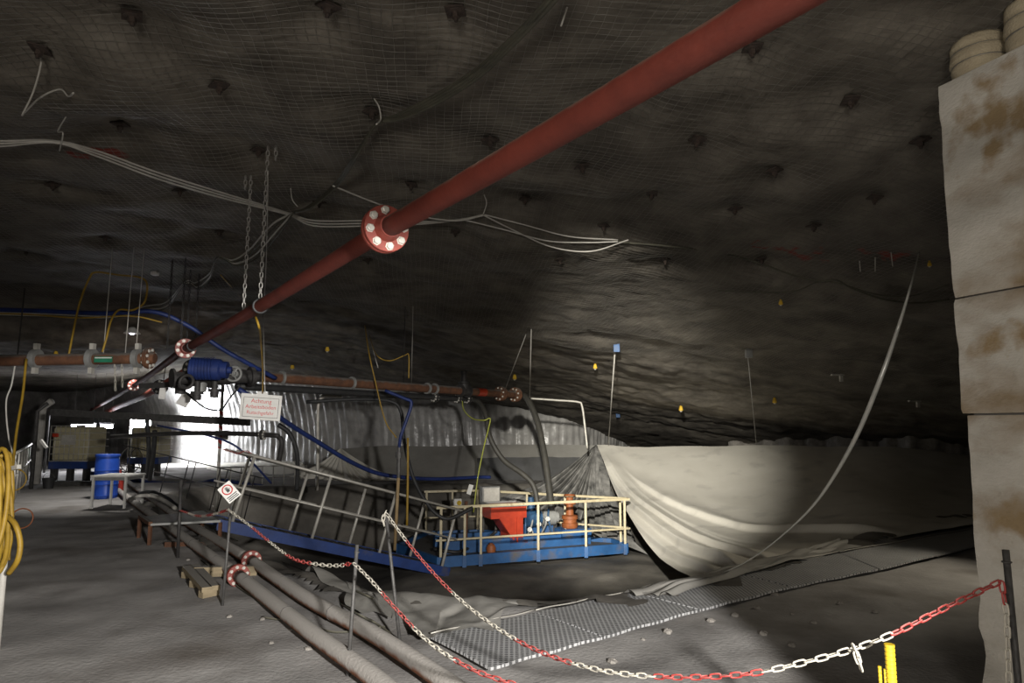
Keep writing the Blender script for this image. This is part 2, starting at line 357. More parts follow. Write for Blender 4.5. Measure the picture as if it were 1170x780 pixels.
def grid_mesh(name, X, Y, Z, m, origin=(0, 0, 0), smooth=True, flip=False, mask=None):
    nu, nv = X.shape; V = np.stack([X.ravel(), Y.ravel(), Z.ravel()], 1); fc = grid_faces(nu, nv)
    if flip: fc = fc[:, ::-1]
    if mask is not None:
        mk = mask.ravel(); fc = fc[mk[fc].all(1)]; used = np.unique(fc); re = np.full(len(V), -1); re[used] = np.arange(len(used)); V = V[used]; fc = re[fc]
    return raw(name, V, fc.tolist(), m, None, smooth, origin)
# ================================================================== SETTING
xs = np.concatenate([np.linspace(-46, -13, 50), np.arange(-12.5, 13, .11), np.linspace(13.5, 26, 20)])
ys = np.concatenate([np.arange(-6, -1, .4), np.arange(-1, 22, .11), np.linspace(22.2, 62, 110)])
X, Y = np.meshgrid(xs, ys, indexing='ij')
o = grid_mesh('ceiling', X, Y, ceil_z(X, Y)+.03*vn(X*4.3, Y*5.1, 11)+.018*vn(X*9, Y*9, 12), M_rock, flip=False)
tag(o, 'rough brown rock roof arching down over the pit', kind='structure')
gx = np.concatenate([np.linspace(-46, -13, 40), np.arange(-12.5, 14, .1), np.linspace(14.5, 26, 12)])
gy = np.concatenate([np.arange(-6, 1, .3), np.arange(1, 22, .1), np.linspace(22.3, 62, 60)])
X, Y = np.meshgrid(gx, gy, indexing='ij')
o = grid_mesh('floor', X, Y, ground_z(X, Y)-.0, M_floor)
tag(o, 'dusty grey mine floor falling away into a pit', kind='structure')
# cut salt wall at the back: grooves left by the cutting machine
wp = [onz(u, 485, H) for u in ()] or None
plan = []
for u, D in [(40,50),(150,34),(225,29.5),(300,27),(385,25.4),(470,24.6),(560,24.4),(640,24.2),(690,26),(760,32),(860,36)]:
    plan.append(Vector(((u-CX)/F*D, D, 0)))
pl = resample(spline(plan, 12), .075)
S = np.arange(len(pl))*.075; px_ = np.array([p.x for p in pl]); py_ = np.array([p.y for p in pl])
tx, ty = np.gradient(px_), np.gradient(py_); ln = np.hypot(tx, ty); nx, ny = ty/ln, -tx/ln
topz = ceil_z(px_, py_)+.35
nv = 46; K = np.linspace(0, 1, nv)
Z = -1.5+(topz[:, None]+1.5)*K[None, :]
hh = (Z-.6)/2.6
ph = S[:, None]*2*math.pi/.28+3.6*hh**2*np.sign(hh)*1.3+1.1*vn(S[:, None]*.35, Z*.5, 21)
d = .06*np.abs(np.sin(ph/2))+.03*vn(S[:, None]*5, Z*2.2, 22)-.55*np.clip(hh, 0, None)**2.2*-1
X = px_[:, None]+nx[:, None]*d; Y = py_[:, None]+ny[:, None]*d
o = grid_mesh('wall_back', X, Y, Z, M_wall); tag(o, 'pale salt wall with curved vertical cutting grooves', kind='structure')
# left rock wall and end wall
def wall_pw(name, p0, w0, p1, w1, label, m):
    n = 60; T = np.linspace(0, 1, n); pp = p0+(p1-p0)*T; ww = w0+(w1-w0)*T
    xx = pp*PX+ww*WX; yy = pp*PY+ww*WY
    zz = np.linspace(-1, 4.6, 24); jit = .15*vn(T[:, None]*30, zz[None, :]*1.5, 31)
    dx, dy = (p1-p0), (w1-w0); l = math.hypot(dx, dy); npx, nw = -dy/l, dx/l
    X = xx[:, None]+jit*(npx*PX+nw*WX); Y = yy[:, None]+jit*(npx*PY+nw*WY); Z = np.broadcast_to(zz[None, :], X.shape)
    tag(grid_mesh(name, X, Y, Z, m), label, kind='structure')
wall_pw('wall_left', -4.4, -6, -4.4, 46, 'dark rock side wall behind the hose rail', M_side)
wall_pw('wall_end', -4.6, 44, 9, 44, 'rock wall closing the far end of the walkway', M_side)
# pale broken rock edge where the roof comes down behind the big sheet
us_ = np.linspace(830, 1150, 70); top_ = [onceil(u, 504-4*min(1, max(0, (u-850)/60))+(14*max(0, (u-1060)/60) if u > 1060 else 0)+1.5*math.sin(u*.09)+1.2*math.sin(u*.23), -.05) for u in us_]
X = np.array([[p.x]*8 for p in top_]); Y = np.array([[p.y]*8 for p in top_]); Z = np.array([[p.z-.9*k/7 for k in range(8)] for p in top_])
jj = .12*vn(X*2.2, Z*4+Y, 33); tag(grid_mesh('wall_right', X, Y-.25+jj, Z, M_stone), 'pale broken rock edge behind the top of the big sheet', kind='structure')
# ------------------------------------------------------------------ wire mesh pinned under the roof
def wire_mesh():
    cell = .066; ca, sa = math.cos(.13), math.sin(.13)
    I, J = np.meshgrid(np.arange(-190, 191), np.arange(8, 215), indexing='ij')
    U, V = I*cell, J*cell
    X = U*ca-V*sa; Y = U*sa+V*ca
    X = X+.018*vn(X*1.3, Y*1.3, 41)+.008*vn(X*11, Y*11, 42); Y = Y+.018*vn(X*1.3, Y*1.3, 43)+.008*vn(X*11, Y*11, 44)
    Z = ceil_z(X, Y)-.03-.012*vn(X*2.3, Y*2.3, 45)
    u, v, f = proj(X, Y, Z)
    vis = (f > .8) & (u > -260) & (u < 1430) & (v > -320) & (v < 520) & (Y < 13.2)
    N = np.stack([X, Y, Z], -1); A = []; B = []
    for di, dj in ((1, 0), (0, 1)):
        a = N[:N.shape[0]-di, :N.shape[1]-dj]; b = N[di:, dj:]; k = vis[:N.shape[0]-di, :N.shape[1]-dj] & vis[di:, dj:]
        A.append(a[k]); B.append(b[k])
    A = np.concatenate(A); B = np.concatenate(B); T = B-A; T /= np.linalg.norm(T, axis=1)[:, None]
    up = np.array([0, 0, 1.]); s = np.cross(T, up); s /= np.linalg.norm(s, axis=1)[:, None]; q = np.cross(s, T); r = .0019
    off = [s*r*math.cos(a)+q*r*math.sin(a) for a in (math.pi/2, math.pi*7/6, math.pi*11/6)]
    V = np.stack([A+off[0], A+off[1], A+off[2], B+off[0], B+off[1], B+off[2]], 1).reshape(-1, 3)
    base = (np.arange(len(A))*6)[:, None]
    Fq = np.stack([base+np.array([[k, (k+1) % 3, 3+(k+1) % 3, 3+k]]) for k in range(3)], 1).reshape(-1, 4)
    me = bpy.data.meshes.new('roof_wire_mesh'); nf = len(Fq)
    me.vertices.add(len(V)); me.vertices.foreach_set('co', V.ravel())
    me.loops.add(nf*4); me.loops.foreach_set('vertex_index', Fq.ravel().astype(np.int32))
    me.polygons.add(nf); me.polygons.foreach_set('loop_start', np.arange(nf, dtype=np.int32)*4); me.polygons.foreach_set('loop_total', np.full(nf, 4, np.int32))
    me.update(calc_edges=True); me.materials.append(M_wire)
    o = bpy.data.objects.new('roof_wire_mesh', me); C.objects.link(o); tag(o, 'grey wire mesh pinned all over the rock roof', 'wire mesh', kind='stuff')
wire_mesh()
# rock bolts with face plates
M_bplate = mat('dirty bolt plate', (.05,.034,.026), (.025,.02,.018), .85, 0, 20, .3)
bplate = MB().box((0, 0, 0), (.11, .11, .012)).mesh('face_plate', M_bplate, False)
bnut = MB().lathe((0, 0, -.06), (0, 0, 1), [(0, .012), (.02, .013), (.021, .024), (.05, .024), (.055, .045), (.06, .05)], 6).mesh('bolt_nut', M_bplate, False)
for i, (bx, by) in enumerate(BOLTS):
    z = float(ceil_z(bx, by))-.045
    t = thing('rock_bolt', 'rusty rock bolt and face plate pinning the mesh to the roof', 'rock bolt', (bx, by, z), 'rock bolts in the roof')
    R = Matrix.Rotation(rng.uniform(0, 3), 4, 'Z') @ Matrix.Rotation(rng.uniform(-.2, .2), 4, 'X')
    place('face_plate', bplate, Matrix.Translation((bx, by, z)) @ R, t); place('bolt_nut', bnut, Matrix.Translation((bx, by, z-.005)) @ R, t)
# ------------------------------------------------------------------ concrete pillar wall on the right
E = at(1101, 485, 4.0); dv = Vector((.342, -.94, 0)); nvn = Vector((.94, .342, 0))   # face runs towards the photographer
t = thing('concrete_pillar', 'tall weathered concrete pillar with casting joints and a brown stain', 'pillar', (E.x, E.y, 0))
joints = [-.15, 1.715, 2.40, 3.74]
for k in range(len(joints)-1):
    z0, z1 = joints[k], joints[k+1]-.012; ln_, th_ = 4.2, 1.1; off = [.02, 0, .01][k]
    nu, nvv = 60, 26
    # front face and end face as one bent sheet, closed behind
    loop = [E+dv*ln_+nvn*th_, E+nvn*th_, E.copy(), E+dv*ln_]
    b = MB(); us = np.linspace(0, 1, 60)
    ring = []
    for a, c, n in ((loop[1], loop[2], 14), (loop[2], loop[3], 60)):
        for q in range(n): ring.append(a+(c-a)*q/n)
    ring.append(loop[3]); ring.append(loop[0])
    zz = np.linspace(z0, z1, nvv); vs_ = []; fs_ = []
    for zi, z in enumerate(zz):
        for ri, rp in enumerate(ring):
            s_ = (rp-E).length
            rough_ = +.007*float(vn(s_*3+k, z*3, 51))+.004*float(vn(s_*11, z*11, 52))
            if k == 0: rough_ += .06*float(sstep((.72-z)/.5))*(float(vn(s_*5, z*5, 53))-.4)
            edge = .012 if zi in (0, nvv-1) else 0
            vs_.append((rp.x+nvn.x*(rough_*.5+off+edge)-dv.x*0*rough_+dv.x*(rough_ if ri < 15 else 0), rp.y+nvn.y*(rough_*.5+off+edge)+dv.y*(rough_ if ri < 15 else 0), z))
    nr = len(ring)
    for zi in range(nvv-1):
        for ri in range(nr): fs_.append((zi*nr+ri, zi*nr+(ri+1) % nr, (zi+1)*nr+(ri+1) % nr, (zi+1)*nr+ri))
    fs_.append(tuple(range(nr-1, -1, -1))); fs_.append(tuple(range((nvv-1)*nr, nvv*nr)))
    shade_auto(raw('concrete_course', vs_, fs_, M_conc, t, True), 40)
b = MB()
for k in range(1, len(joints)-1):
    c = E+dv*2.1+nvn*.58; b.box((c.x, c.y, joints[k]-.006), (1.06, 4.14, .03), Matrix.Rotation(math.atan2(dv.x, -dv.y), 4, 'Z'))
b.build('joint_mortar', M_joint, t)
# packing sacks squeezed between pillar and roof
for i in range(7):
    c = E+dv*(.16+i*.33)+nvn*.17; b = MB(); prof = []
    top = float(ceil_z(c.x, c.y))-.005
    for q in range(15):
        f_ = q/14; prof.append((3.735+(top-3.735)*f_, .145+.012*math.sin(math.pi*f_)-.012*(q in (5, 10))))
    b.lathe((c.x, c.y, 0), (0, 0, 1), prof, 22)
    vv = [(x+nvn.x*.0+.006*float(vn(x*30, z*30, 61)), y+.006*float(vn(y*30, z*30, 62)), z) for x, y, z in b.v]
    s_ = raw('packing_sack', vv, b.f, M_crib, None, True)
    tag(s_, ['tan packing sack at the corner of the pillar top under the roof', 'tan packing sack beside the corner sack on the pillar top', 'tan packing sack on the pillar top third from its corner', 'tan packing sack on the pillar top fourth from its corner', 'tan packing sack on the pillar top fifth from its corner', 'tan packing sack on the pillar top sixth from its corner', 'tan packing sack on the pillar top seventh from its corner'][i], 'sack', 'packing sacks on the pillar')
    bd = MB()
    for f_ in (.34, .67):
        z = 3.735+(top-3.735)*f_; bd.torus((c.x, c.y, z), (0, 0, 1), .148, .005, 20, 5)
    bd.build('binding_wire', M_wire, s_, True)
# ================================================================== PIT LINER
lx = np.arange(-8.6, 12, .09); ly = np.arange(5.7, 20.4, .09)
X, Y = np.meshgrid(lx, ly, indexing='ij'); sd = inside_dist(X, Y, LIP)
Z = ground_z(X, Y)+.03+.03*vn(X*1.6, Y*1.6, 71)*sstep(sd/.6)+.035*np.abs(vn(X*4, Y*4, 72))*np.exp(-(sd/.4)**2)
o = grid_mesh('pit_liner', X, Y, Z, M_liner, mask=sd > (-.30+.22*vn(X*1.7, Y*1.7, 73)))
tag(o, 'grimy brown-grey liner sheet covering the sides and bottom of the pit', 'liner sheet')
# crumpled light sheet lying over the near lip
def patch(name, label, quad, n, amp, m, cat='sheet', seed=80, fold=3.):
    q = [Vector(p) for p in quad]; U, V = np.meshgrid(np.linspace(0, 1, n), np.linspace(0, 1, n), indexing='ij')
    P = [np.array(k) for k in q]
    W = ((1-U)*(1-V))[..., None]*P[0]+(U*(1-V))[..., None]*P[1]+(U*V)[..., None]*P[2]+((1-U)*V)[..., None]*P[3]
    W[..., 0] += .10*vn(U*4, V*4, seed+3); W[..., 1] += .10*vn(U*4, V*4, seed+4)
    Zg = ground_z(W[..., 0], W[..., 1])+.05+amp*np.abs(vn(U*fold, V*fold, seed))+.25*amp*vn(U*9, V*9, seed+1)
    return tag(grid_mesh(name, W[..., 0], W[..., 1], Zg, m, None), label, cat)
def gq(*pts): return [onz(u, v, 0) for u, v in pts]
patch('ground_sheet', 'crumpled pale grey sheet lying on the pit edge by the walkway plates', gq((452,668),(600,694),(560,726),(470,740)), 46, .04, M_tarpg, seed=80)
patch('ground_sheet', 'dark grey sheet edge folded on the ground between pipes and pit', gq((345,648),(450,664),(462,720),(405,700)), 40, .04, M_tarpg, seed=90)
patch('ground_sheet', 'crumpled sheet margin below the big white sheet along the plates', gq((700,690),(960,622),(975,632),(760,690)), 50, .05, M_tarpg, seed=100, fold=6)
patch('ground_sheet', 'rumpled grey sheet margin on the slope beneath the ramp', gq((290,610),(380,628),(400,650),(330,640)), 30, .06, M_liner, seed=110)
# ================================================================== HANGING SHEETS
def sheet(name, label, cols, nu, nv, m, disp=None, cat='sheet'):
    G = np.array([[tuple(p if isinstance(p, Vector) else at(*p)) for p in c] for c in cols])   # [col][row]
    def cr(A, n, ax):
        A = np.moveaxis(A, ax, 0); A = np.concatenate([2*A[:1]-A[1:2], A, 2*A[-1:]-A[-2:-1]]); k = A.shape[0]-3
        t = np.linspace(0, k-1e-6, n); i = t.astype(int); f = (t-i).reshape((-1,)+(1,)*(A.ndim-1))
        a, b, c, d = A[i], A[i+1], A[i+2], A[i+3]
        return np.moveaxis(.5*(2*b+(c-a)*f+(2*a-5*b+4*c-d)*f**2+(3*b-a-3*c+d)*f**3), 0, ax)
    G = cr(cr(G, nu, 0), nv, 1)
    du = np.gradient(G, axis=0); dvv = np.gradient(G, axis=1); N = np.cross(du, dvv); N /= np.linalg.norm(N, axis=2)[..., None]+1e-9
    if N[nu//2, nv//2].dot(G[nu//2, nv//2]-np.array([0, 0, H])) > 0: N = -N
    if disp is not None:
        U, V = np.meshgrid(np.linspace(0, 1, nu), np.linspace(0, 1, nv), indexing='ij'); G = G+N*disp(U, V)[..., None]
    return tag(grid_mesh(name, G[..., 0], G[..., 1], G[..., 2], m, None), label, cat)
def big_folds(U, V):
    d = 0*U
    for u0, u1, k, s, a, v0 in ((.0, .19, 1.9, .014, .20, 0), (.02, .30, 1.7, .010, .13, .05), (.035, .37, 1.35, .007, .02, .12), (.05, .66, 1.5, .010, .13, .12), (.03, .47, 1.6, .010, .018, .1), (-.02, .10, 2.2, .012, .12, 0)):
        c = u0+(u1-u0)*V**k; w_ = sstep((V-v0)/.15)*(.35+.65*V**.5)*sstep((1.0-V)/.16)
        x = (U-c)/s
        d = d+a*w_*np.where(x > 0, np.exp(-(x/5.0)**2), np.exp(-(x/.9)**2))
    return d+.05*vn(U*6, V*4, 120)+.008*vn(U*30, V*22, 121)
sheet('catch_sheet', 'huge off-white catch sheet hung in a curve from the roof beside the pump deck',
      [[(682,509,19),(702,560,17.0),(724,600,14.6),(756,638,11.6),(806,662,8.0)], [(740,509,18.8),(765,560,16.2),(800,600,13.3),(832,632,10.6),(864,655,8.3)],
       [(830,509,18.4),(856,555,15.8),(888,590,13),(912,613,11),(937,634,9.2)], [(930,509,17.4),(955,548,15.2),(980,578,13),(1000,597,11.5),(1018,617,9.9)],
       [(1030,509,16.4),(1052,545,15),(1072,570,13.5),(1086,587,12.3),(1100,603,10.8)], [(1118,522,16),(1148,550,14.8),(1166,570,13.5),(1180,585,12.6),(1190,592,12)]], 520, 120, M_tarp, big_folds)
def pleat(freq, amp, seed):
    return lambda U, V: amp*(.12+V)*(np.abs(np.sin(U*math.pi*freq+1.3*vn(U*9, V*1.5, seed)))*2-1)*(.6+.4*vn(U*freq*.7, V, seed+1))
ap = at(681, 508, 19)
def fan(top, base, k=6, sag=.25):
    cols = []
    for b in base:
        b = at(*b); col = []
        for i in range(k):
            f_ = i/(k-1); q = top+(b-top)*f_; q = q+Vector((0, 0, -sag*math.sin(math.pi*f_))); col.append(q)
        cols.append(col)
    return cols
sheet('sheet_drape', 'gathered pleats of sheet streaked with painted shade fanning down from the peak behind the pump deck',
      fan(ap, [(545,580,17.6),(585,588,17.6),(620,598,17.6),(650,606,17.5),(680,614,17),(705,622,16),(728,628,15)]), 260, 30, M_drape, pleat(13, .42, 130))
sheet('backing_sheet', 'smooth grey sheet stretched along the foot of the salt wall', [[(386,513,23),(410,530,22.4),(470,552,21.6)], [(450,510,23),(470,530,22.4),(510,552,21.6)], [(540,509,22.8),(545,530,22.2),(560,553,21.6)], [(620,509,22.6),(625,530,22),(630,556,21.5)], [(680,509,22.4),(685,530,22),(690,560,21.5)]], 60, 24, M_tarpg, lambda U, V: .06*vn(U*5, V*3, 140))
sheet('shaded_strip', 'grey strip of sheet painted in shade hung low in front of the smooth grey sheet', [[(545,523,21.2),(545,536,21),(544,549,20.8)], [(605,522,21.1),(605,536,20.9),(604,549,20.7)], [(668,522,21),(668,538,20.8),(664,556,20.6)]], 40, 12, M_tarpshade, lambda U, V: .03*vn(U*9, V*3, 150))
ap2 = at(389, 512, 22)
sheet('sheet_drape', 'gathered white pleats fanning from a small peak beyond the ramp rail', fan(ap2, [(330,545,21.6),(355,550,21.2),(385,553,20.8),(415,553,20.6),(440,551,20.6),(462,549,20.8)], sag=.12), 150, 20, M_tarp, pleat(11, .13, 160))
sheet('lit_sheet', 'brilliantly lit white sheet spread below the floodlight in front of the salt wall', [[(120,532,31),(118,540,26),(118,553,22)], [(190,530,29),(190,540,25.5),(195,555,21)], [(260,528,27.5),(260,540,24.5),(265,556,20.5)], [(345,526,25.8),(350,538,24),(356,556,20.5)]], 60, 20, M_tarp, lambda U, V: .05*vn(U*7, V*3, 170))
# ================================================================== PERFORATED WALKWAY PLATES
up_ = [(492,735),(612,707),(722,683),(836,659),(960,637),(1120,607)]; dn_ = [(560,772),(690,735),(800,703),(905,676),(1005,655),(1140,622)]
lab = ['perforated metal walkway plate at the end by the ground pipes', 'perforated metal walkway plate next to the pipe-side end plate', 'perforated metal walkway plate midway along the pit edge', 'perforated metal walkway plate below the big white sheet', 'perforated metal walkway plate reaching behind the concrete pillar']
for i in range(5):
    a, b_, c, d_ = onz(*up_[i]), onz(*up_[i+1]), onz(*dn_[i+1]), onz(*dn_[i]); n = 16; V = []; nn = 10
    Vt = []
    for ii in range(n):
        for jj in range(nn):
            f_, g_ = ii/(n-1)*.985, jj/(nn-1); q = (a*(1-f_)+b_*f_)*(1-g_)+(d_*(1-f_)+c*f_)*g_
            Vt.append((q.x, q.y, float(ground_z(q.x, q.y, False))+.055+.004*math.sin(ii*.9+jj*.4)))
    fc = grid_faces(n, nn); k = len(Vt); Vb = [(x, y, z-.02) for x, y, z in Vt]
    fs_ = [tuple(f) for f in fc]+[tuple(j+k for j in f[::-1]) for f in fc]
    bd = [j for j in range(nn)]+[r*nn+nn-1 for r in range(1, n)]+[(n-1)*nn+j for j in range(nn-2, -1, -1)]+[r*nn for r in range(n-2, 0, -1)]
    for q in range(len(bd)): fs_.append((bd[q], bd[(q+1) % len(bd)], bd[(q+1) % len(bd)]+k, bd[q]+k))
    s_ = raw('walkway_plate', Vt+Vb, fs_, M_grate, None, False); tag(s_, lab[i], 'walkway plate', 'perforated plates along the pit')
    # turned-up edge
    e1 = [Vector(Vt[r*nn])+Vector((0, 0, .02)) for r in range(n)]; MB().tube(e1, .006, 5).build('edge_rim', M_galv, s_, True)
# ================================================================== PIPES UNDER THE ROOF
hexbolt = MB().lathe((0, 0, 0), (0, 0, 1), [(0, .024), (.004, .024), (.0041, .020), (.018, .020), (.021, .015)], 6).mesh('bolt', M_bolt, False)
def flange_joint(parent, c, t, R, m, bolts=8, bscale=1., roll=.2, th=.024, name='flange'):
    c, t = Vector(c), Vector(t).normalized()
    for sg in (-1, 1):
        b = MB().lathe(c+t*sg*.003, t*sg, [(0, R*.98), (.003, R), (th-.003, R), (th, R*.98), (th+.001, R*.58), (th+.05*R/.125, R*.46)], 30)
        f = shade_auto(b.build(name, m, parent))
        for k in range(bolts):
            a = roll+2*math.pi*k/bolts; x, y, _ = frame(t); q = c+t*sg*(th+.003)+(x*math.cos(a)+y*math.sin(a))*R*.77
            place('bolt', hexbolt, rotm(t*sg, k*.4, q) @ Matrix.Scale(bscale, 4), f)
f1, f2 = at(440, 262, 3.5), at(212, 398, 8.95); dr = (f2-f1).normalized()
f3 = at(153, 440, 15.6); fe = at(104, 468, 30); f0 = f1-dr*4.4
t = thing('red_pipe', 'long red flanged pipe slung on chains under the mesh roof', 'pipe', f1)
for a, b_, r0 in ((f0, f1, .052), (f1, f2, .052), (f2, f3, .052), (f3, fe, .052)):
    n = 26; q = [a+(b_-a)*k/n+Vector((0, 0, -.02*math.sin(math.pi*k/n))) for k in range(n+1)]
    MB().tube(q, r0, 20).build('pipe_section', M_redpipe, t, True)
flange_joint(t, f1, dr, .125, M_redfl, roll=.15); flange_joint(t, f2, dr, .13, M_redfl, roll=.3); flange_joint(t, f3, (f3-f2), .13, M_redfl)
hang = f1+dr*((f2-f1).length*.42)
for f_ in (.40, .92):
    c = f1+(f2-f1)*f_+Vector((0, 0, -.02)); MB().torus(c, dr, .056, .012, 18, 6).build('chain_clamp', M_black, t, True)
c = f2+(f3-f2)*.06; MB().torus(c, f3-f2, .056, .012, 18, 6).build('chain_clamp', M_black, t, True)
# chains (each link a piece)
def link_mesh(name, L, Wd, r, m, n=12, seg=5):
    pts = []
    for k in range(n+1):
        a = 2*math.pi*k/n; x = math.cos(a)*(Wd/2-r); z = math.sin(a)*(Wd/2-r)+(L/2-Wd/2)*(1 if math.sin(a) > 1e-6 else (-1 if math.sin(a) < -1e-6 else 0))
        pts.append((x, 0, z))
    b = MB(); b.tube(pts, r, seg, False); return b.mesh(name, m)
Lz = link_mesh('chain_link', .058, .036, .005, M_chain); Ld = link_mesh('chain_link', .060, .036, .0055, M_dark)
Lr = link_mesh('chain_link', .060, .030, .0042, M_lred); Lw = link_mesh('chain_link', .060, .030, .0042, M_lwhite)
def chain(name, label, pts, pitch, pick, cat='chain', group=None, twist=0., ground=None):
    q = resample(pts, pitch); t = thing(name, label, cat, q[0], group)
    if pick is None:
        def pick(i):
            u = proj(*q[i])[0]; return Lr if any(a < u < c for a, c in ((462, 512), (585, 652), (746, 862), (1014, 1200))) else Lw
    for i in range(len(q)-1):
        c = (q[i]+q[i+1])/2; place('chain_link', pick(i), rotm(q[i+1]-q[i], (math.pi/2)*(i % 2)+twist+.12*math.sin(i*1.7), c), t)
    return t
def pipe_at_u(u):      # point on the red pipe axis seen at column u
    best = min(((abs(proj(*(f1+(f2-f1)*k/400))[0]-u), k) for k in range(401))); return f1+(f2-f1)*best[1]/400
for u, lb in ((278, 'bright steel chain holding the red pipe, reaching its black clamp'), (297, 'bright steel chain holding the red pipe, on the flange side of its twin')):
    q = pipe_at_u(u); top = Vector((q.x+.01, q.y, float(ceil_z(q.x, q.y))-.03))
    chain('hanging_chain', lb, [top, q+Vector((0, 0, .01))], .045, lambda i: Lz, group='chains of the red pipe')
    q2 = top+Vector((-.05 if u < 285 else .07, 0, 0))
    chain('chain_tail', 'short loose chain end beside the hook '+('nearer the cable end of the roof bolt' if u < 285 else 'by the pair of wires'), [q2, q2-Vector((0, 0, .17))], .045, lambda i: Lz, group='loose chain ends')
for u, v0, v1, D in ((191,292,398,9.6), (206,296,402,9.4), (213,300,394,10.2), (223,330,392,10.6)):
    a = at(u, v1, D); chain('hanging_chain', 'dark chain hanging from the roof behind the smaller red flange', [(a.x, a.y, float(ceil_z(a.x, a.y))-.04), a], .047, lambda i: Ld, group='dark chains over the manifold')
for u, v0, v1, lb in ((131,414,448,'pale chain dropping from the rusty cross pipe beside the green plate'), (139,414,446,'pale chain dropping from the rusty cross pipe nearer its end flange')):
    chain('hanging_chain', lb, [at(u, v0, 9.0), at(u+1, v1, 9.0)], .047, lambda i: Lw, group='pale chains on the cross pipe')
# second red pipe lower down
t = thing('red_pipe', 'short dusty red pipe running below and beside the long slung one', 'pipe', at(230, 415, 9.8))
MB().tube([at(222, 420, 10.1), at(165, 452, 17), at(122, 470, 28)], .075, 16).build('pipe_section', M_redpipe, t, True)
for u, v, D in ((221, 421, 10.15), (183, 442, 13.7)): flange_joint(t, at(u, v, D), at(165, 452, 17)-at(222, 420, 10.1), .15, M_dark)
# cross pipe at far left
cp0, cp1 = at(-140, 414, 9.0), at(170, 409, 9.0)
t = thing('cross_pipe', 'rusty horizontal pipe with grey clamps and a small green plate', 'pipe', cp0)
MB().tube([cp0+(cp1-cp0)*k/10 for k in range(11)], .075, 18).build('pipe_section', M_rust, t, True)
for u in (41, 105, 157):
    c = at(u, 409.5, 9.0); b = MB().lathe(c-Vector((.035, 0, 0)), (1, 0, 0), [(0, .085), (.0, .125), (.07, .125), (.07, .085)], 20); k = shade_auto(b.build('pipe_clamp', M_grey, t))
    [MB().box(c+Vector((0, 0, z_)), (.05, .07, .08)).build('clamp_bolt', M_galv, k) for z_ in (-.16, .16)]
flange_joint(t, at(170, 409, 9.0), cp1-cp0, .14, M_rust)
g = MB().box(at(118, 410.5, 8.88), (.235, .01, .075)).build('name_plate', M_green, t); g['label'] = 'small green plate with a pale line of print'
MB().box(at(118, 408.6, 8.872), (.22, .004, .014)).build('print_line', M_plate, g)
for u, v0 in ((20, 336), (118, 392), (143, 380), (155, 380)):
    a = at(u, 405, 9.0); top = float(ceil_z(a.x, a.y))
    tag(MB().tube([a, Vector((a.x+.02, a.y, min(top, a.z+(.9 if u == 20 else 2))))], .006 if u != 20 else .009, 6).build('hanger_rod', M_galv if u > 50 else M_dark, None, True), {20:'dark hanger rod above the cross pipe near its open end', 118:'thin hanger rod above the green plate', 143:'thin hanger rod between green plate and end clamp', 155:'thin hanger rod above the end clamp of the cross pipe'}[u], 'rod')
# manifold in the middle of the pipework
mc = at(235, 428, 9.9)
t = thing('valve_manifold', 'dark greasy manifold with a blue motor and a grey handwheel', 'manifold', mc)
shade_auto(MB().lathe(at(196, 432, 9.6), at(292, 430, 10.4)-at(196, 432, 9.6), [(0, .14), (.03, .14), (.031, .09), (.5, .09), (.5, .16), (.56, .16), (.56, .1), (1.1, .1), (1.1, .15), (1.16, .15), (1.16, .08), (1.3, .08)], 18).build('header_pipe', M_dark, t))
shade_auto(MB().lathe(at(217, 421, 9.4), (1, .15, -.03), [(0, .10), (.02, .15), (.40, .15), (.42, .12), (.5, .12), (.5, .05), (.55, .05)], 18).build('motor', M_blue, t))
b = MB()
for k in range(8): b.torus(at(219+k*3.6, 421, 9.4), (1, .15, -.03), .155, .006, 18, 5)
b.build('cooling_fins', M_blue, t, True)
hw = at(267, 427, 10.0); k_ = MB().torus(hw, (.1, -1, .1), .105, .02, 22, 7).build('handwheel', M_grey, t, True)
shade_auto(MB().lathe(hw+Vector((0, .12, 0)), (.05, -1, .05), [(0, .06), (.1, .05), (.1, .03), (.15, .03)], 12).build('hub', M_grey, k_))
b = MB()
for a in (0, 2.1, 4.2): x, y, _ = frame((.1, -1, .1)); b.beam(hw, hw+(x*math.cos(a)+y*math.sin(a))*.1, .02, .02)
b.build('spoke', M_grey, k_)
for u, v, r in ((207, 440, .07), (226, 447, .06), (246, 444, .06)):
    shade_auto(MB().lathe(at(u, v-14, 9.8), (0, 0, -1), [(0, r*.7), (.18, r*.7), (.18, r*1.5), (.22, r*1.5), (.22, r), (.30, r)], 14).build('branch', M_dark, t))
b = MB().torus(at(213, 436, 9.2), (0, -1, .2), .09, .022, 18, 7); b.build('hand_ring', M_dark, t, True)
MB().beam(at(160, 441, 10.5), at(262, 436, 10.2), .06, .08).build('support_beam', M_dark, t)
tag(shade_auto(MB().lathe(at(229, 448, 9.9), (0, 0, 1), [(0, .075), (.01, .08), (.14, .09), (.15, .085)], 14).build('hanging_pail', M_grey)), 'small grey pail hanging under the dark manifold', 'pail')
# floodlight that lights the big sheet
fl = Vector((-.2, 1.0, 3.5)); t = thing('floodlight', 'dark floodlight housing hung under the roof facing the big sheet', 'floodlight', fl)
ax = (Vector((3.1, 17.5, .4))-fl).normalized()
shade_auto(MB().lathe(fl-ax*.35, ax, [(0, .06), (.08, .11), (.22, .16), (.23, .165), (.24, .15)], 18).build('housing', M_dark, t))
MB().torus(fl-ax*.24, ax.cross(Vector((0, 0, 1))), .2, .012, 14, 5, 0, math.pi).build('bracket', M_dark, t, True)
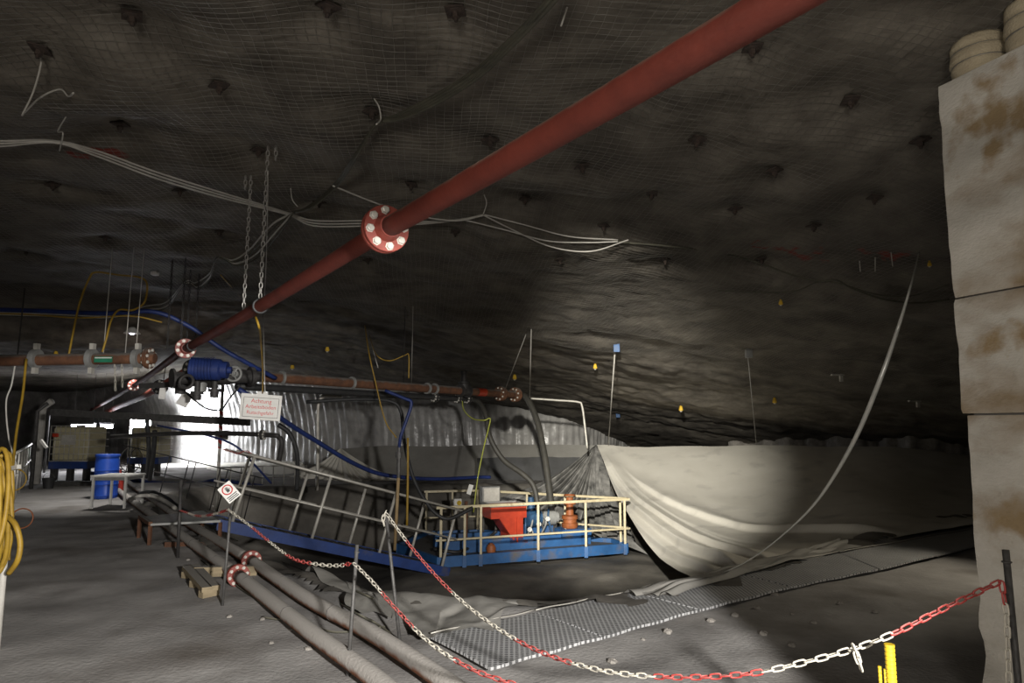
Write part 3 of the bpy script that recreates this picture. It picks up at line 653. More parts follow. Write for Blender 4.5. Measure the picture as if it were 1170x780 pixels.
# brown pipe over the pit and its hose
b0, b1 = at(272, 428, 10.6), at(592, 451, 16.2); bd = (b1-b0).normalized()
t = thing('brown_pipe', 'thick rusty brown pipe with a dark valve running over the pit', 'pipe', b0)
MB().tube([b0+(b1-b0)*k/20 for k in range(21)], .085, 18).build('pipe_section', M_rust, t, True)
def on_b(u):
    k = min(range(401), key=lambda k: abs(proj(*(b0+(b1-b0)*k/400))[0]-u)); return b0+(b1-b0)*k/400
for u in (322, 402, 488, 497): shade_auto(MB().lathe(on_b(u)-bd*.02, bd, [(0, .088), (0, .115), (.04, .115), (.04, .088)], 18).build('pipe_clamp', M_grey, t))
c = on_b(549); o_ = shade_auto(MB().lathe(c-bd*.12, bd, [(0, .086), (.0, .089), (.26, .089), (.26, .086)], 18).build('paint_band', M_redm, t)); o_['label'] = 'flaking orange red paint band'
v_ = on_b(530); k_ = shade_auto(MB().lathe(v_-bd*.14, bd, [(0, .14), (.03, .14), (.03, .1), (.25, .1), (.25, .14), (.28, .14)], 16).build('valve_body', M_dark, t))
shade_auto(MB().lathe(v_, (0, 0, 1), [(0, .1), (.16, .1), (.17, .13), (.20, .13), (.21, .07), (.36, .06), (.37, .075), (.43, .075), (.44, .03)], 14).build('valve_bonnet', M_dark, k_))
for u in (572, 589): flange_joint(t, on_b(u), bd, .17, M_rust, th=.05)
h = spline([b1+bd*0, b1+bd*.18, at(604, 458, 16.2), at(614, 482, 15.9), at(622, 520, 15.5), at(627, 555, 15.2), at(630, 580, 15.0)], 8)
tag(MB().tube(h, .075, 14).build('feed_hose', M_hose, None, True), 'thick black hose curving from the brown pipe end down to the pump', 'hose')
g0, g1 = at(270, 441, 10.7), at(536, 456, 15.4)
t = thing('black_pipe', 'slimmer black pipe slung just below the rusty brown one', 'pipe', g0)
MB().tube([g0+(g1-g0)*k/16 for k in range(17)], .058, 14).build('pipe_section', M_black, t, True)
for f_ in (.80, .93, .99): flange_joint(t, g0+(g1-g0)*f_, g1-g0, .1, M_dark, th=.03)
h = spline([g1, at(548, 460, 15.3), at(555, 475, 15.1), at(560, 500, 14.9), at(575, 525, 14.8), at(598, 542, 14.6), at(610, 556, 14.5), at(615, 582, 14.4)], 8)
tag(MB().tube(h, .055, 12).build('feed_hose', M_hose, None, True), 'black hose in an S-bend from the black pipe to the red pump hopper', 'hose')
cable('pump_hose', 'black hose looping from under the pipes to the deck rail', [(350,459,13.2),(405,456,13.3),(445,458,13.3),(458,470,13.3),(462,505,13.2),(472,545,13.1),(486,572,13.0),(500,588,12.95),(515,592,13),(540,580,13.2)], .035, M_black, 'hose', seg=10)
cable('sample_pipe', 'grey hook-shaped pipe standing behind the ramp rail', [(362,560,14.5),(363,520,14.4),(363,475,14.3),(365,458,14.3),(373,452,14.3),(390,453,14.3)], .035, M_galv, 'pipe', seg=8)
cable('rubber_hose', 'thick black hose dropping in a bow beside the white warning board', [(318,485,11.8),(330,494,11.9),(338,512,12),(340,530,12.1),(339,560,12.3)], .04, M_black, 'hose', seg=8)
cable('blue_hose', 'blue hose sweeping from the warning board down towards the pump deck', [(272,444,10.4),(300,462,10.6),(330,484,11.2),(365,506,12),(400,527,12.8),(430,540,13.5),(460,545,14.2),(500,547,15),(545,545,15.8),(560,545,16)], .04, M_blue, 'hose', seg=8)
cable('blue_hose', 'blue hose hung along the roof from the far left to the brown pipe', [(-60,352,9.5),(40,355,9.5),(120,358,9.5),(175,356,9.6),(215,372,9.8),(250,396,10),(285,416,10.3),(315,432,10.8)], .033, M_blue, 'hose', seg=8)
cable('blue_hose', 'thin blue hose crossing behind the striped pole', [(180,486,13.5),(240,498,13.2),(270,510,13.2),(290,530,13.4),(310,552,13.8)], .02, M_blue, 'hose')
t = thing('sampling_lance', 'blue hose and brass fittings on an upright yellowish pipe', 'hose', at(451, 625, 12.6))
MB().tube(spline([at(440,446,12.3),at(462,455,12.3),at(470,460,12.3),(at(465,478,12.3)),at(458,498,12.3),at(456,512,12.35)], 6), .03, 8).build('hose', M_blue, t, True)
shade_auto(MB().lathe(at(456, 510, 12.35), (0, 0, -1), [(0, .035), (.1, .035), (.1, .06), (.2, .06), (.2, .035), (.42, .04), (.55, .03)], 10).build('fitting', M_steel, t))
MB().tube([at(455.5, 540, 12.35), at(451, 628, 12.5)], .03, 8).build('yellow_pipe', M_tan, t, True)
cable('earth_cable', 'green-yellow earth cable looped under the dark valve', [(528,455,15.2),(530,468,15.1),(540,478,15),(553,480,14.8),(560,478,14.8),(558,490,14.7),(553,510,14.5),(546,545,14.3),(541,585,14.2)], .014, M_ygr)
cable('bent_rod', 'pale rod from the brown pipe end bent down behind the white sheet', [at(606, 455, 17), at(635, 457, 17), at(660, 459, 17), at(665, 464, 17), at(668, 485, 17), at(671, 512, 17)], .028, M_galv, 'rod')
# steel beam and lower dark pipe
tag(MB().beam(at(60, 471, 14), at(284, 482, 12.4), .10, .13).build('steel_beam', M_steel), 'dark horizontal steel beam behind the striped pole', 'beam')
t = thing('dark_pipe', 'dark horizontal pipe below the steel beam bending down at its end', 'pipe', at(130, 492, 14))
MB().tube(spline([at(128, 499, 14), at(200, 495, 13.4), at(262, 495, 12.9), at(310, 497, 12.5), at(318, 499, 12.5), at(322, 506, 12.5), at(318, 530, 12.6)], 8), .045, 10).build('pipe_section', M_dark, t, True)
flange_joint(t, at(300, 496.8, 12.55), (1, -.1, 0), .09, M_dark)
for k, (u, v0, v1) in enumerate(((168, 480, 545), (177, 492, 548))):
    cable('drop_hose', ['black hose dropping from the steel beam beside the floodlight stand', 'black hose dropping from the dark lower pipe beside the floodlight stand'][k], [(u, v0, 14), (u+(-2 if k else 2), (v0+v1)/2, 14.2), (u-6*k, v1, 14.6)], .045, M_black, 'hose', seg=8)
# ------------------------------------------------------------------ roof cables
for i, dv_ in enumerate((0, 3, 6)):
    cable('white_cable', ['upper','middle','lower'][i]+' white cable of the bundle along the roof past the red flange',
      [(-60,161+dv_),(0,161+dv_),(62,161+dv_*.3),(110,172+dv_),(180,197+dv_*1.2),(250,219+dv_),(300,234+dv_*.6),(332,244+dv_*.4),(360,252+dv_),(420,252+dv_),(480,253+dv_*.5),(530,250),(553,245)] , .009, M_white, off=.09+.01*i)
for i, pts in enumerate(([(553,245),(600,257),(650,270),(706,274)], [(530,251),(575,262),(625,275),(670,277),(706,276)], [(553,246),(585,262),(630,282),(675,287),(718,274)], [(380,212),(430,232),(470,245),(520,252),(553,246)])):
    cable('white_cable', ['upper white cable sagging past the roof hook towards the lamp-lit roof', 'middle white cable sagging beyond the roof hook', 'lowest white cable sagging beyond the roof hook', 'white cable slanting behind the large red flange'][i], pts, .008, M_white, off=.10+.01*i)
for i in range(4):
    d_ = i*3.2-5
    cable('black_cable', ['outermost', 'second', 'third', 'innermost'][i]+' dusty black cable of the bundle crossing the roof to the hook', [(650+d_,-25),(628+d_,3),(585+d_,48),(540+d_*.9,88+d_*.5),(490+d_*.6,118+d_*.7),(455+d_*.3,134+d_*.5),(430,142),(408+d_*.3,176),(385+d_*.5,210),(355+d_*.5,236),(335,243)], .013, M_olive, off=.10+.012*i)
    cable('grey_cable', ['outermost', 'second', 'third', 'innermost'][i]+' grey cable of the bundle drooping past the chains to the cross pipe', [(335,243),(315+d_,262+d_),(290+d_,285+i*3),(268+d_*.4,297+i*2),(248,294),(240,312+i*2),(225+d_*.4,323+i*2.5),(212,322+i),(190,345+i*2.4),(165,350+i*2),(140,358+i*1.3),(110,361+i),(40,358+i*1.2),(-50,356+i)], .011, (M_white, M_olive, M_white, M_olive)[i], off=.12+.012*i)
cable('yellow_cable', 'yellow cable looping in a square bend under the roof at far left', [(78,408,9),(90,350,9.2),(102,318,9.3),(110,311,9.3),(135,314,9.3),(160,317,9.3),(168,325,9.3),(165,345,9.2),(152,354,9.2),(136,354,9.2),(127,366,9.1),(122,385,9),(117,402,9)], .014, M_yel)
cable('yellow_cable', 'yellow cable strung along the blue hose at far left', [(-50,357,9.4),(30,359,9.4),(90,363,9.4),(150,361,9.5),(185,368,9.6)], .012, M_yel)
cable('yellow_cable', 'yellow cord from the roof over the red pipe to the warning board', [(252,314),(262,325),(280,345),(292,362,6.0),(298,392,7.4),(300,425,8.4),(300,449,8.9)], .010, M_yel)
cable('yellow_cable', 'long yellow cable hanging down to the coil rail', [(30,410,8.8),(26,450,8.6),(18,500,8.2),(13,560,7.8),(10,640,7.4)], .016, M_yel)
cable('yellow_cable', 'yellow cable bowed above the brown pipe beside the hanging cords', [(417,372),(421,400,12.6),(428,432,12.4),(440,480,12.4),(453,500,12.4)], .012, M_yel)
cable('yellow_cable', 'yellow cable hanging in a short bow between two roof hooks', [(422,384),(430,405,12.8),(445,412,12.8),(462,406,12.8),(467,406,12.8),(467,432,12.8)], .011, M_yel)
cable('yellow_cable', 'straight yellow rod-like cable down to the ramp rail', [(466,500,12.6),(466,540,12.6),(465,600,12.6)], .022, M_yel)
cable('grey_cable', 'grey cable kinked down beside the long yellow one', [(17,418,9),(13,440,9),(7,460,9),(10,500,9),(20,535,9)], .010, M_white)
for i, (u0, v0, u1, v1, D, lb, r) in enumerate(((607,376,605,455,None,'pale cord hanging from the roof to the brown pipe end',.012),(601,382,577,445,None,'pale cord slanting from the roof to the brown pipe flange',.008),(463,350,461,440,None,'thin dark cord from the roof to the brown pipe',.007),(472,350,470,440,None,'thin pale cord from the roof to the brown pipe',.006),(300,340,303,455,9.2,'thin grey wire beside the yellow cord of the warning board',.006),(420,378,432,420,12.6,'thin white wire behind the bowed yellow cable',.006))):
    a = onceil(u0, v0, .03); b_ = at(u1, v1, D or (on_b(u1).y)); tag(MB().tube([a, b_], r, 5).build('cord', M_white if i != 2 else M_dark, None, True), lb, 'cord')
# dark cable sagging on the right part of the roof
cable('black_cable', 'dark cable sagging under the lamp-lit roof on the pillar side', [(700,276),(780,283),(850,295),(905,314),(935,321),(955,320),(975,330),(1010,342),(1050,346),(1085,342)], .012, M_olive, off=.05)
cable('grey_cable', 'thin grey cable running level under the lamp-lit roof', [(820,332),(870,334),(910,332),(935,322),(960,324),(1000,336),(1040,338),(1085,325)], .008, M_olive, off=.05)
# roof hooks of bent wire
hk = [([(45,62),(47,72),(38,105),(25,132)],'bent wire hook under the roof bolt at far left'),([(25,132),(45,112),(68,102),(78,110),(84,106)],'curled wire end beside the bent hook'),([(76,132),(66,150),(72,152),(68,172)],'wire hook holding the white cables at far left'),([(427,112),(433,122),(435,136),(430,142)],'wire hook holding the black cable bundle'),([(553,222),(556,232),(552,245)],'wire hook holding the sagging white cables'),([(648,8),(641,30)],'short straight wire end poking from the mesh'),([(332,215),(334,228),(340,236)],'small wire hook by the cable crossing'),([(305,190),(306,220),(304,300),(302,340)],'long thin wire hanging behind the pipe chains'),
      ([(982,298),(983,310)],'short pale wire end nearest the red paint mark'),([(1000,294),(1000,310)],'short pale wire end in the middle of three'),([(1018,288),(1020,304)],'short pale wire end nearest the white hose')]
for pts, lb in hk:
    q = spline([onceil(u, v, .02+.07*k) for k, (u, v) in enumerate(pts)], 5); tag(MB().tube(q, .006, 5).build('wire_hook', M_white, None, True), lb, 'wire hook')
# long shining hose on the right
q = spline([onceil(1050, 288, .02)]+[at(u, v, D) for u, v, D in ((1041,325,6.3),(1026,375,6.4),(1005,435,6.5),(975,505,6.7),(935,570,6.9),(893,612,7.1),(855,640,7.3))]+[ong(822, 656, .05)], 12)
tag(MB().tube(q, [.006+.017*math.exp(-((k/len(q)-.40)/.24)**2) for k in range(len(q))], 10).build('white_hose', M_clear, None, True), 'shiny white hose swinging from the roof down to the pit edge', 'hose')
# roof lights markers, hangers and cords on the right
M_cap = mat('yellow cap', (.75,.48,.05), None, .4, bump=0); M_capw = mat('white cap', (.7,.68,.6), None, .4, bump=0)
cl = [(892,345,'yellow marker cap above the middle of the big sheet'),(1062,301,'yellow marker cap beside the pillar'),(680,418,'yellow marker cap left of the blue hanger block'),(885,457,'yellow marker cap low over the big sheet'),(778,466,'yellow marker cap lowest over the sheet peak'),(374,398,'yellow marker cap over the brown pipe'),(334,418,'yellow marker cap just above the brown pipe near the handwheel'),(588,430,'yellow marker cap above the brown pipe flange'),(64,403,'yellow marker cap above the cross pipe')]
for u, v, lb in cl:
    q = onceil(u, v, .05); t = thing('marker_cap', lb, 'marker cap', q, 'marker caps on the roof'); s_ = q.y/11
    shade_auto(MB().lathe(q-Vector((0, 0, .05*s_)), (0, 0, 1), [(0, .015*s_), (.012*s_, .035*s_), (.05*s_, .03*s_), (.10*s_, .012*s_)], 10).build('cap', M_cap, t)); MB().lathe(q-Vector((0, 0, .062*s_)), (0, 0, 1), [(0, .01*s_), (.01*s_, .02*s_), (.014*s_, .016*s_)], 8).build('disc', M_capw, t)
for u, v, u1, v1, D, lb, blue in ((703,396,695,507,18.6,'cord with a blue block tying the sheet peak to the roof',1),(854,402,864,506,17.8,'thin cord tying the middle of the big sheet to the roof',0)):
    q = onceil(u, v, .05); t = thing('tie_cord', lb, 'cord', q)
    MB().tube([q, at(u1, v1, D)], .014 if blue else .009, 5).build('cord', M_white if blue else M_strap, t, True)
    MB().box(q+Vector((.02, 0, -.02)), (.11, .08, .16)).build('block', M_bluep if blue else M_grey, t); MB().box(q+Vector((.03, 0, .07)), (.30, .06, .025)).build('hanger_plate', M_galv, t)
for u, v, lb in ((957,428,'small steel bracket on the roof between the cord and the hose'),(1045,458,'small steel bracket on the roof nearest the pillar')):
    q = onceil(u, v, .03); t = thing('roof_bracket', lb, 'bracket', q); MB().box(q, (.22, .06, .03)).build('plate', M_galv, t); MB().box(q-Vector((-.06, 0, .06)), (.05, .05, .12)).build('stem', M_galv, t)
q = onceil(706, 474, .03); tag(MB().box(q, (.12, .1, .16), None, .01).build('blue_block', M_bluep), 'small blue block on the roof above the sheet peak', 'block')
q = onceil(177, 312, .03); tag(MB().box(q, (.10, .1, .07), None, .01).build('junction_box', M_plate), 'small white junction box on the roof by the yellow loop', 'junction box')
# ================================================================== GROUND PIPES
gp = ([(500,845),(435,780),(350,718),(272,657),(205,610),(165,582),(136,561),(118,549)], [(590,840),(511,780),(423,722),(350,683),(287,640),(213,596),(178,573),(150,553),(132,541)])
gl = ['pale dusty ground pipe running beside the walkway floor', 'pale dusty ground pipe on the pit side of its twin']
for k, (pts, lb) in enumerate(zip(gp, gl)):
    P = [onz(u, v, .105) for u, v in pts]; t = thing('ground_pipe', lb, 'pipe', P[0])
    fi = 3 if k == 0 else 4; J = P[fi]
    for a, b_ in ((P[:fi+1], 'a'), (P[fi:], 'b')):
        MB().tube(spline(a, 10), .060, 20).build('pipe_section', M_gpipe, t, True)
    flange_joint(t, J, P[fi]-P[fi-1], .112, M_redfl, bscale=.75)
    full = resample(spline(P, 10), 1.35)
    for i, c in enumerate(full[2:-3]):
        d_ = full[i+3]-full[i+2]; MB().torus(c, d_, .0598, .004, 20, 5).build('weld_bead', M_steel, t, True)
# timber under and beside the pipes
def board(a, b_, w_, h_, name='board', parent=None, m=M_wood): return MB().beam(a, b_, w_, h_).build(name, m, parent)
pq = gq((208,660),(231,687),(250,683),(226,656))
t = thing('timber_pallet', 'small pallet of two boards lying on the walkway beside the pipe flange', 'pallet', pq[0])
up3 = Vector((0, 0, .10))
for f_ in (.25, .75):
    a = pq[0]*(1-f_)+pq[3]*f_+up3; b_ = pq[1]*(1-f_)+pq[2]*f_+up3; m_ = rotm(b_-a)
    MB().box((a+b_)/2, ((pq[3]-pq[0]).length*.46, .045, (b_-a).length), m_).build('board', M_wood, t)
for f_ in (.08, .5, .92):
    a = pq[0]*(1-f_)+pq[1]*f_+Vector((0, 0, .045)); b_ = pq[3]*(1-f_)+pq[2]*f_+Vector((0, 0, .045)); MB().beam(a, b_, .08, .065).build('bearer', M_wood, t)
tag(MB().beam(onz(222, 655, .06)+Vector((0, 0, .02)), onz(292, 652, .06)+Vector((0, .05, .0)), .10, .10).build('timber_sleeper', M_wood), 'timber sleeper under the two ground pipes near the pallet', 'timber')
tag(MB().beam(onz(190, 622, .04), onz(238, 622, .04), .10, .08).build('timber_sleeper', M_rust), 'brown sleeper under the pipes near the small footbridge', 'timber')
# footbridge over the pipes
fq = [onz(u, v, .30) for u, v in ((160,590),(172,598),(252,594),(232,583))]
t = thing('pipe_footbridge', 'low dark footbridge plate on rusty legs across the ground pipes', 'footbridge', (fq[0].x, fq[0].y, 0))
vv = [tuple(p) for p in fq]+[tuple(p-Vector((0, 0, .03))) for p in fq]
raw('deck_plate', vv, [(3,2,1,0),(4,5,6,7),(0,1,5,4),(1,2,6,5),(2,3,7,6),(3,0,4,7)], M_grey, t, False)
MB().beam(fq[0], fq[1], .05, .05).build('edge_angle', M_rust, t)
for p in fq: MB().beam(p-Vector((0, 0, .03)), Vector((p.x, p.y, float(ground_z(p.x, p.y)))), .04, .04).build('leg', M_rust, t)
cable('pale_hose', 'pale hose arching over the ground pipes near the table', [onz(150,570,.2),onz(156,567,.35),onz(172,566,.35),onz(188,572,.28),onz(200,580,.22)], .035, M_white, 'hose', seg=8)
cable('black_hose', 'black hose lying along the ground pipes near the table', [onz(158,563,.3),onz(175,562,.3),onz(192,569,.25),onz(206,580,.15),onz(230,590,.1)], .03, M_black, 'hose', seg=8)
for i, pts in enumerate(([(230,640),(300,690),(360,735),(420,775)], [(330,650),(390,690),(430,712),(470,742)], [(260,612),(320,640),(390,668),(440,690)], [(300,705),(345,712),(385,722),(440,716)])):
    q = spline([ong(u, v, .012) for u, v in pts], 8); tag(MB().tube(q, .010, 5).build('ground_cable', M_olive, None, True), ['thin cable lying between the two ground pipes', 'thin cable along the sheet beside the outer ground pipe', 'thin cable lying on the slope above the pit', 'thin cable crossing under the ground pipes'][i], 'cable')
# ================================================================== RAMP AND RAILINGS
def rod(b, a, c, r=.021, seg=8): b.tube([a, c], r, seg); return b
A, B = at(250, 592, 10.9), at(514, 648, 13.2); d_ = (B-A).normalized()
sd_ = Vector((-d_.y, d_.x, 0)).normalized(); sd_ = sd_ if sd_.y > 0 else -sd_
nn_ = d_.cross(sd_); nn_ = nn_ if nn_.z > 0 else -nn_; nn_.normalize(); Lr_ = (B-A).length
t = thing('access_ramp', 'steel access ramp with blue side beams and leaning grey rails down to the pump deck', 'ramp', A)
for s0 in (0, .85):
    m_ = Matrix((sd_, nn_, d_)).transposed(); MB().box(A+d_*Lr_/2+sd_*s0-nn_*.09, (.07, .17, Lr_), m_).build('side_beam', M_blued, t)
for k in range(15):
    c = A+d_*Lr_*(k+.5)/15+sd_*.425-nn_*.03; MB().box(c, (.78, .03, .20), Matrix((sd_, nn_, d_)).transposed()).build('tread', M_dark, t)
posts = ((0, (.05, .36, .655, .96)), (.85, (.08, .33, .60, .90)))
for s0, fr in posts:
    e0 = A+d_*Lr_*-.02+sd_*s0; e1 = A+d_*Lr_*1.0+sd_*s0
    for f_ in fr:
        c = A+d_*Lr_*f_+sd_*s0; MB().tube([c-nn_*.1, c+nn_*1.03], .027, 8).build('post', M_galv, t, True)
    MB().tube([e0+nn_*1.05, e1+nn_*1.05], .024, 8).build('top_rail', M_galv, t, True)
    MB().tube([e0+nn_*.52, e1+nn_*.52], .017, 8).build('mid_rail', M_galv, t, True)
# second, thin dark railing towards the floodlight
R0, R1 = at(140, 508, 17), at(300, 546, 15.5)
t = thing('far_railing', 'thin dark railing with hoops in front of the lit white sheet', 'railing', R0)
for dz, nm in ((0, 'top_rail'), (-.45, 'mid_rail')): MB().tube([R0+Vector((0, 0, dz)), R1+Vector((0, 0, dz))], .014, 6).build(nm, M_dark, t, True)
for f_ in (.08, .22, .36, .50, .55, .72, .77, .95):
    c = R0+(R1-R0)*f_; MB().tube([c, c+Vector((-.2, 0, -.95))], .013, 6).build('post', M_dark, t, True)
b = MB()
for u in (150, 160): b.torus(at(u, 525, 16.8), (.9, -.4, 0), .3, .010, 18, 5)
b.build('hoop', M_dark, t, True)
q0, q1 = onz(205, 533, .45), onz(352, 531, .55)
t = thing('far_railing', 'low white railing standing beyond the ramp before the lit sheet', 'railing', onz(280, 556, 0))
a0, a1 = at(252, 534, 19.2), at(350, 531, 18.6)
MB().tube([a0, a1], .02, 6).build('top_rail', M_galv, t, True); MB().tube([a0-Vector((0, 0, .28)), a1-Vector((0, 0, .28))], .014, 6).build('mid_rail', M_galv, t, True)
for k in range(9):
    c = a0+(a1-a0)*k/8; MB().tube([c, Vector((c.x, c.y, .05))], .016, 6).build('post', M_galv, t, True)
cable('blue_pipe', 'dark blue pipe lying along the foot of the lit white sheet', [(104,540,21),(140,546,20.5),(180,552,20),(225,553,20),(250,549,20),(300,556,19)], .07, M_blue, 'pipe', seg=8)
# ================================================================== PUMP DECK
zb = -1.06; FL = onz(500, 649, zb); FR = onz(716, 632, zb); BL = onz(546, 561.5, .04); BL.z = zb; BR = FR+Vector((-.22, .62, 0)); LL = FL+Vector((-1.0, 1.5, 0)); BL2 = Vector((BL.x-1.2, BL.y-.3, zb))
poly = [FL, FR, BR, BL, BL2, LL]
t = thing('pump_deck', 'blue steel pump deck with cream railing standing in the pit', 'platform', (FL+FR+BL)/3)
vv = [tuple(p+Vector((0, 0, .12))) for p in poly]+[tuple(p+Vector((0, 0, .09))) for p in poly]; n = len(poly)
raw('deck_plate', vv, [tuple(range(n)), tuple(range(2*n-1, n-1, -1))]+[(i, i+n, (i+1) % n+n, (i+1) % n) for i in range(n)], M_dark, t, False)
for i in range(n):
    a, c = poly[i]+Vector((0, 0, .11)), poly[(i+1) % n]+Vector((0, 0, .11)); m_ = rotm(c-a); MB().box((a+c)/2, (.06, .20, (c-a).length+.05), m_).build('edge_beam', M_bluep, t)
for a, c in ((FL+(FR-FL)*.2, BL), (FL+(FR-FL)*.6, BL+(BR-BL)*.5)):
    for p in (c,): MB().beam(p+Vector((0, 0, .05)), Vector((p.x, p.y, float(ground_z(p.x, p.y)))), .12, .12).build('leg', M_bluep, t)
def deck_rail(a, c, fr, mids=(.52,), over=.06):
    dd = (c-a).normalized()
    for f_ in fr:
        p = a+(c-a)*f_; b = MB().box(p+Vector((0, 0, .62)), (.045, .045, 1.04)); b.build('post', M_cream, t)
        MB().box(p+Vector((0, 0, .10)), (.075, .085, .22)).build('post_socket', M_bluep, t)
    MB().beam(a+Vector((0, 0, 1.13))-dd*over, c+Vector((0, 0, 1.13))+dd*over, .05, .05).build('top_rail', M_cream, t)
    for h_ in mids: MB().beam(a+Vector((0, 0, h_))-dd*over, c+Vector((0, 0, h_))+dd*over, .035, .035).build('mid_rail', M_cream, t)
off_ = Vector((.02, -.03, 0))
deck_rail(FL+off_, FR+off_, (.01, .125, .205, .50, .76, .985)); deck_rail(FR+Vector((0, .1, 0)), BL, (.03, .38, .64, .86, 1.)); deck_rail(BL, BL2, (.5, 1.))
# machines on the deck
zt = zb+.13
def dk(u, v, D, z=None): p = at(u, v, D); return p
fd = (FR-FL).normalized(); fn = Vector((-fd.y, fd.x, 0)); RD = Matrix((fd, fn, Vector((0, 0, 1)))).transposed()
def D3(a, b_, z): return FL+fd*a+fn*b_+Vector((0, 0, z))
wid = (FR-FL).length
t = thing('pump_skid', 'blue skid frame on the pump deck carrying the machines', 'skid', D3(wid*.5, 1.0, .12))
MB().box(D3(wid*.48, .75, .24), (wid*.80, .16, .24), RD).build('side_beam', M_bluep, t); MB().box(D3(wid*.48, 1.65, .24), (wid*.78, .16, .24), RD).build('side_beam', M_bluep, t)
for f_ in (.12, .46, .84): MB().box(D3(wid*f_, 1.2, .22), (.16, .75, .20), RD).build('cross_beam', M_bluep, t)
MB().box(D3(wid*.79, .85, .38), (wid*.17, .5, .16), RD).build('raised_plinth', M_bluep, t); MB().box(D3(wid*.62, 1.15, .42), (wid*.14, .45, .20), RD).build('raised_plinth', M_bluep, t)
for f_ in (.55, .74): MB().torus(D3(wid*f_, .75, .42), fd, .05, .012, 12, 5).build('lifting_eye', M_galv, t, True)
t = thing('pump_hopper', 'bright red pump hopper with overhanging top on the blue skid', 'pump', D3(wid*.42, 1.0, .36))
pr = [(-.40,1.02),(.40,1.02),(.40,.76),(.32,.76),(.32,.30),(.42,.30),(.42,.24),(.02,.24),(.02,.42),(-.22,.76),(-.40,.76)]
c0 = wid*.415; vv = [tuple(D3(c0+x, .95+y, z)) for y in (-.28, .28) for x, z in pr]; n = len(pr)
raw('hopper_body', vv, [tuple(range(n)), tuple(range(2*n-1, n-1, -1))]+[(i, i+n, (i+1) % n+n, (i+1) % n) for i in range(n)], M_redm, t, False)
b = MB()
for x in (-.40, .40): b.box(D3(c0+x, .95, 1.03), (.05, .62, .05), RD)
for y in (-.30, .30): b.box(D3(c0, .95+y, 1.03), (.84, .05, .05), RD)
b.build('rim', M_grey, t)
b = MB(); b.box(D3(c0+.18, .655, .52), (.03, .03, .5), RD); b.box(D3(c0-.05, .655, .55), (.03, .03, .55), RD @ Matrix.Rotation(-.6, 3, 'Y')); b.build('stiffener', M_redm, t)
t = thing('pump_motor', 'dark blue pump and grey motor packed with pipes beside the red hopper', 'pump', D3(wid*.57, 1.0, .36))
shade_auto(MB().lathe(D3(wid*.525, .85, .72), fd, [(0, .12), (.03, .19), (.22, .19), (.25, .11), (.30, .11), (.30, .15), (.34, .15)], 16).build('pump_casing', M_bluem, t))
shade_auto(MB().lathe(D3(wid*.61, .95, .70), fd, [(0, .14), (.02, .17), (.36, .17), (.38, .12), (.44, .12)], 16).build('motor', M_grey, t))
shade_auto(MB().lathe(D3(wid*.555, .85, .86), (0, 0, 1), [(0, .09), (.12, .09), (.12, .14), (.16, .14), (.16, .07), (.30, .07)], 14).build('outlet', M_bluem, t))
for i in range(7):
    a = D3(wid*(.50+.025*i), .62+.1*(i % 3), .40); c = D3(wid*(.52+.022*i), .8+.08*(i % 2), .80+.08*(i % 4)); m1 = (a+c)/2+Vector((.1*math.sin(i*2), -.1, .05))
    MB().tube(spline([a, m1, c], 6), .022, 6).build('service_pipe', (M_bluem, M_grey, M_steel)[i % 3], t, True)
for i in range(3): shade_auto(MB().lathe(D3(wid*(.52+.05*i), .60, .52+.1*i), (-fn), [(0, .05), (.03, .05), (.03, .035), (.07, .035)], 10).build('gauge', M_plate, t))
b = MB().box(D3(wid*.66, 1.2, .52), (.5, .4, .35), RD); b.build('gear_box', M_dark, t)
t = thing('orange_valve', 'tall orange valve standing on the blue skid near the deck corner', 'valve', D3(wid*.79, .9, .36))
shade_auto(MB().lathe(D3(wid*.785, .9, .46), (0, 0, 1), [(0, .16), (.03, .18), (.10, .18), (.11, .15), (.18, .15), (.19, .18), (.26, .18), (.28, .09), (.50, .08), (.51, .14), (.57, .14), (.58, .08), (.66, .08)], 16).build('valve_body', M_orng, t))
MB().torus(D3(wid*.785, .9, 1.16), (0, 0, 1), .12, .016, 18, 6).build('handwheel', M_orng, t, True)
t = thing('control_post', 'rusty post with a small yellow control box on the pump deck', 'control box', D3(wid*.235, 1.3, .12))
MB().box(D3(wid*.235, 1.3, .60), (.06, .06, .96), RD).build('post', M_rust, t); MB().box(D3(wid*.185, 1.26, 1.05), (.17, .1, .19), RD, .01).build('box', M_plate, t)
shade_auto(MB().lathe(D3(wid*.19, 1.21, 1.06), -fn, [(0, .05), (.02, .05), (.02, .03), (.05, .03)], 12).build('button', M_ypost, t))
t = thing('electric_cabinet', 'grey electric cabinet on a stand above the red hopper', 'cabinet', D3(wid*.40, 1.7, .12))
MB().box(D3(wid*.40, 1.7, 1.14), (.42, .22, .40), RD, .012).build('body', M_grey, t); MB().box(D3(wid*.40, 1.58, 1.14), (.36, .02, .34), RD).build('door', M_galv, t)
for x in (-.15, .15): MB().box(D3(wid*.40+x, 1.72, .53), (.04, .04, .82), RD).build('leg', M_steel, t)
tag(shade_auto(MB().lathe(D3(wid*.30, .45, .12), (0, 0, 1), [(0, .06), (.02, .09), (.10, .10), (.17, .07), (.18, .04), (.2, .04)], 12).build('tan_canister', M_orng)), 'small tan round canister on the deck by the hopper', 'canister')
t = thing('paper_tag', 'white paper tag hanging on the earth cable above the deck', 'tag', at(537, 563, 14.2))
MB().box(at(537, 559, 14.2), (.09, .01, .20), Matrix.Rotation(.3, 3, 'Y'), 0).build('tag_card', M_plate, t)
cable('deck_hose', 'black hose curled along the deck beside the railing', [D3(wid*.02, .6, .25), D3(wid*.12, .4, .2), D3(wid*.2, .7, .2), D3(wid*.3, 1.0, .22), D3(wid*.36, .8, .5)], .035, M_black, 'hose', seg=8)
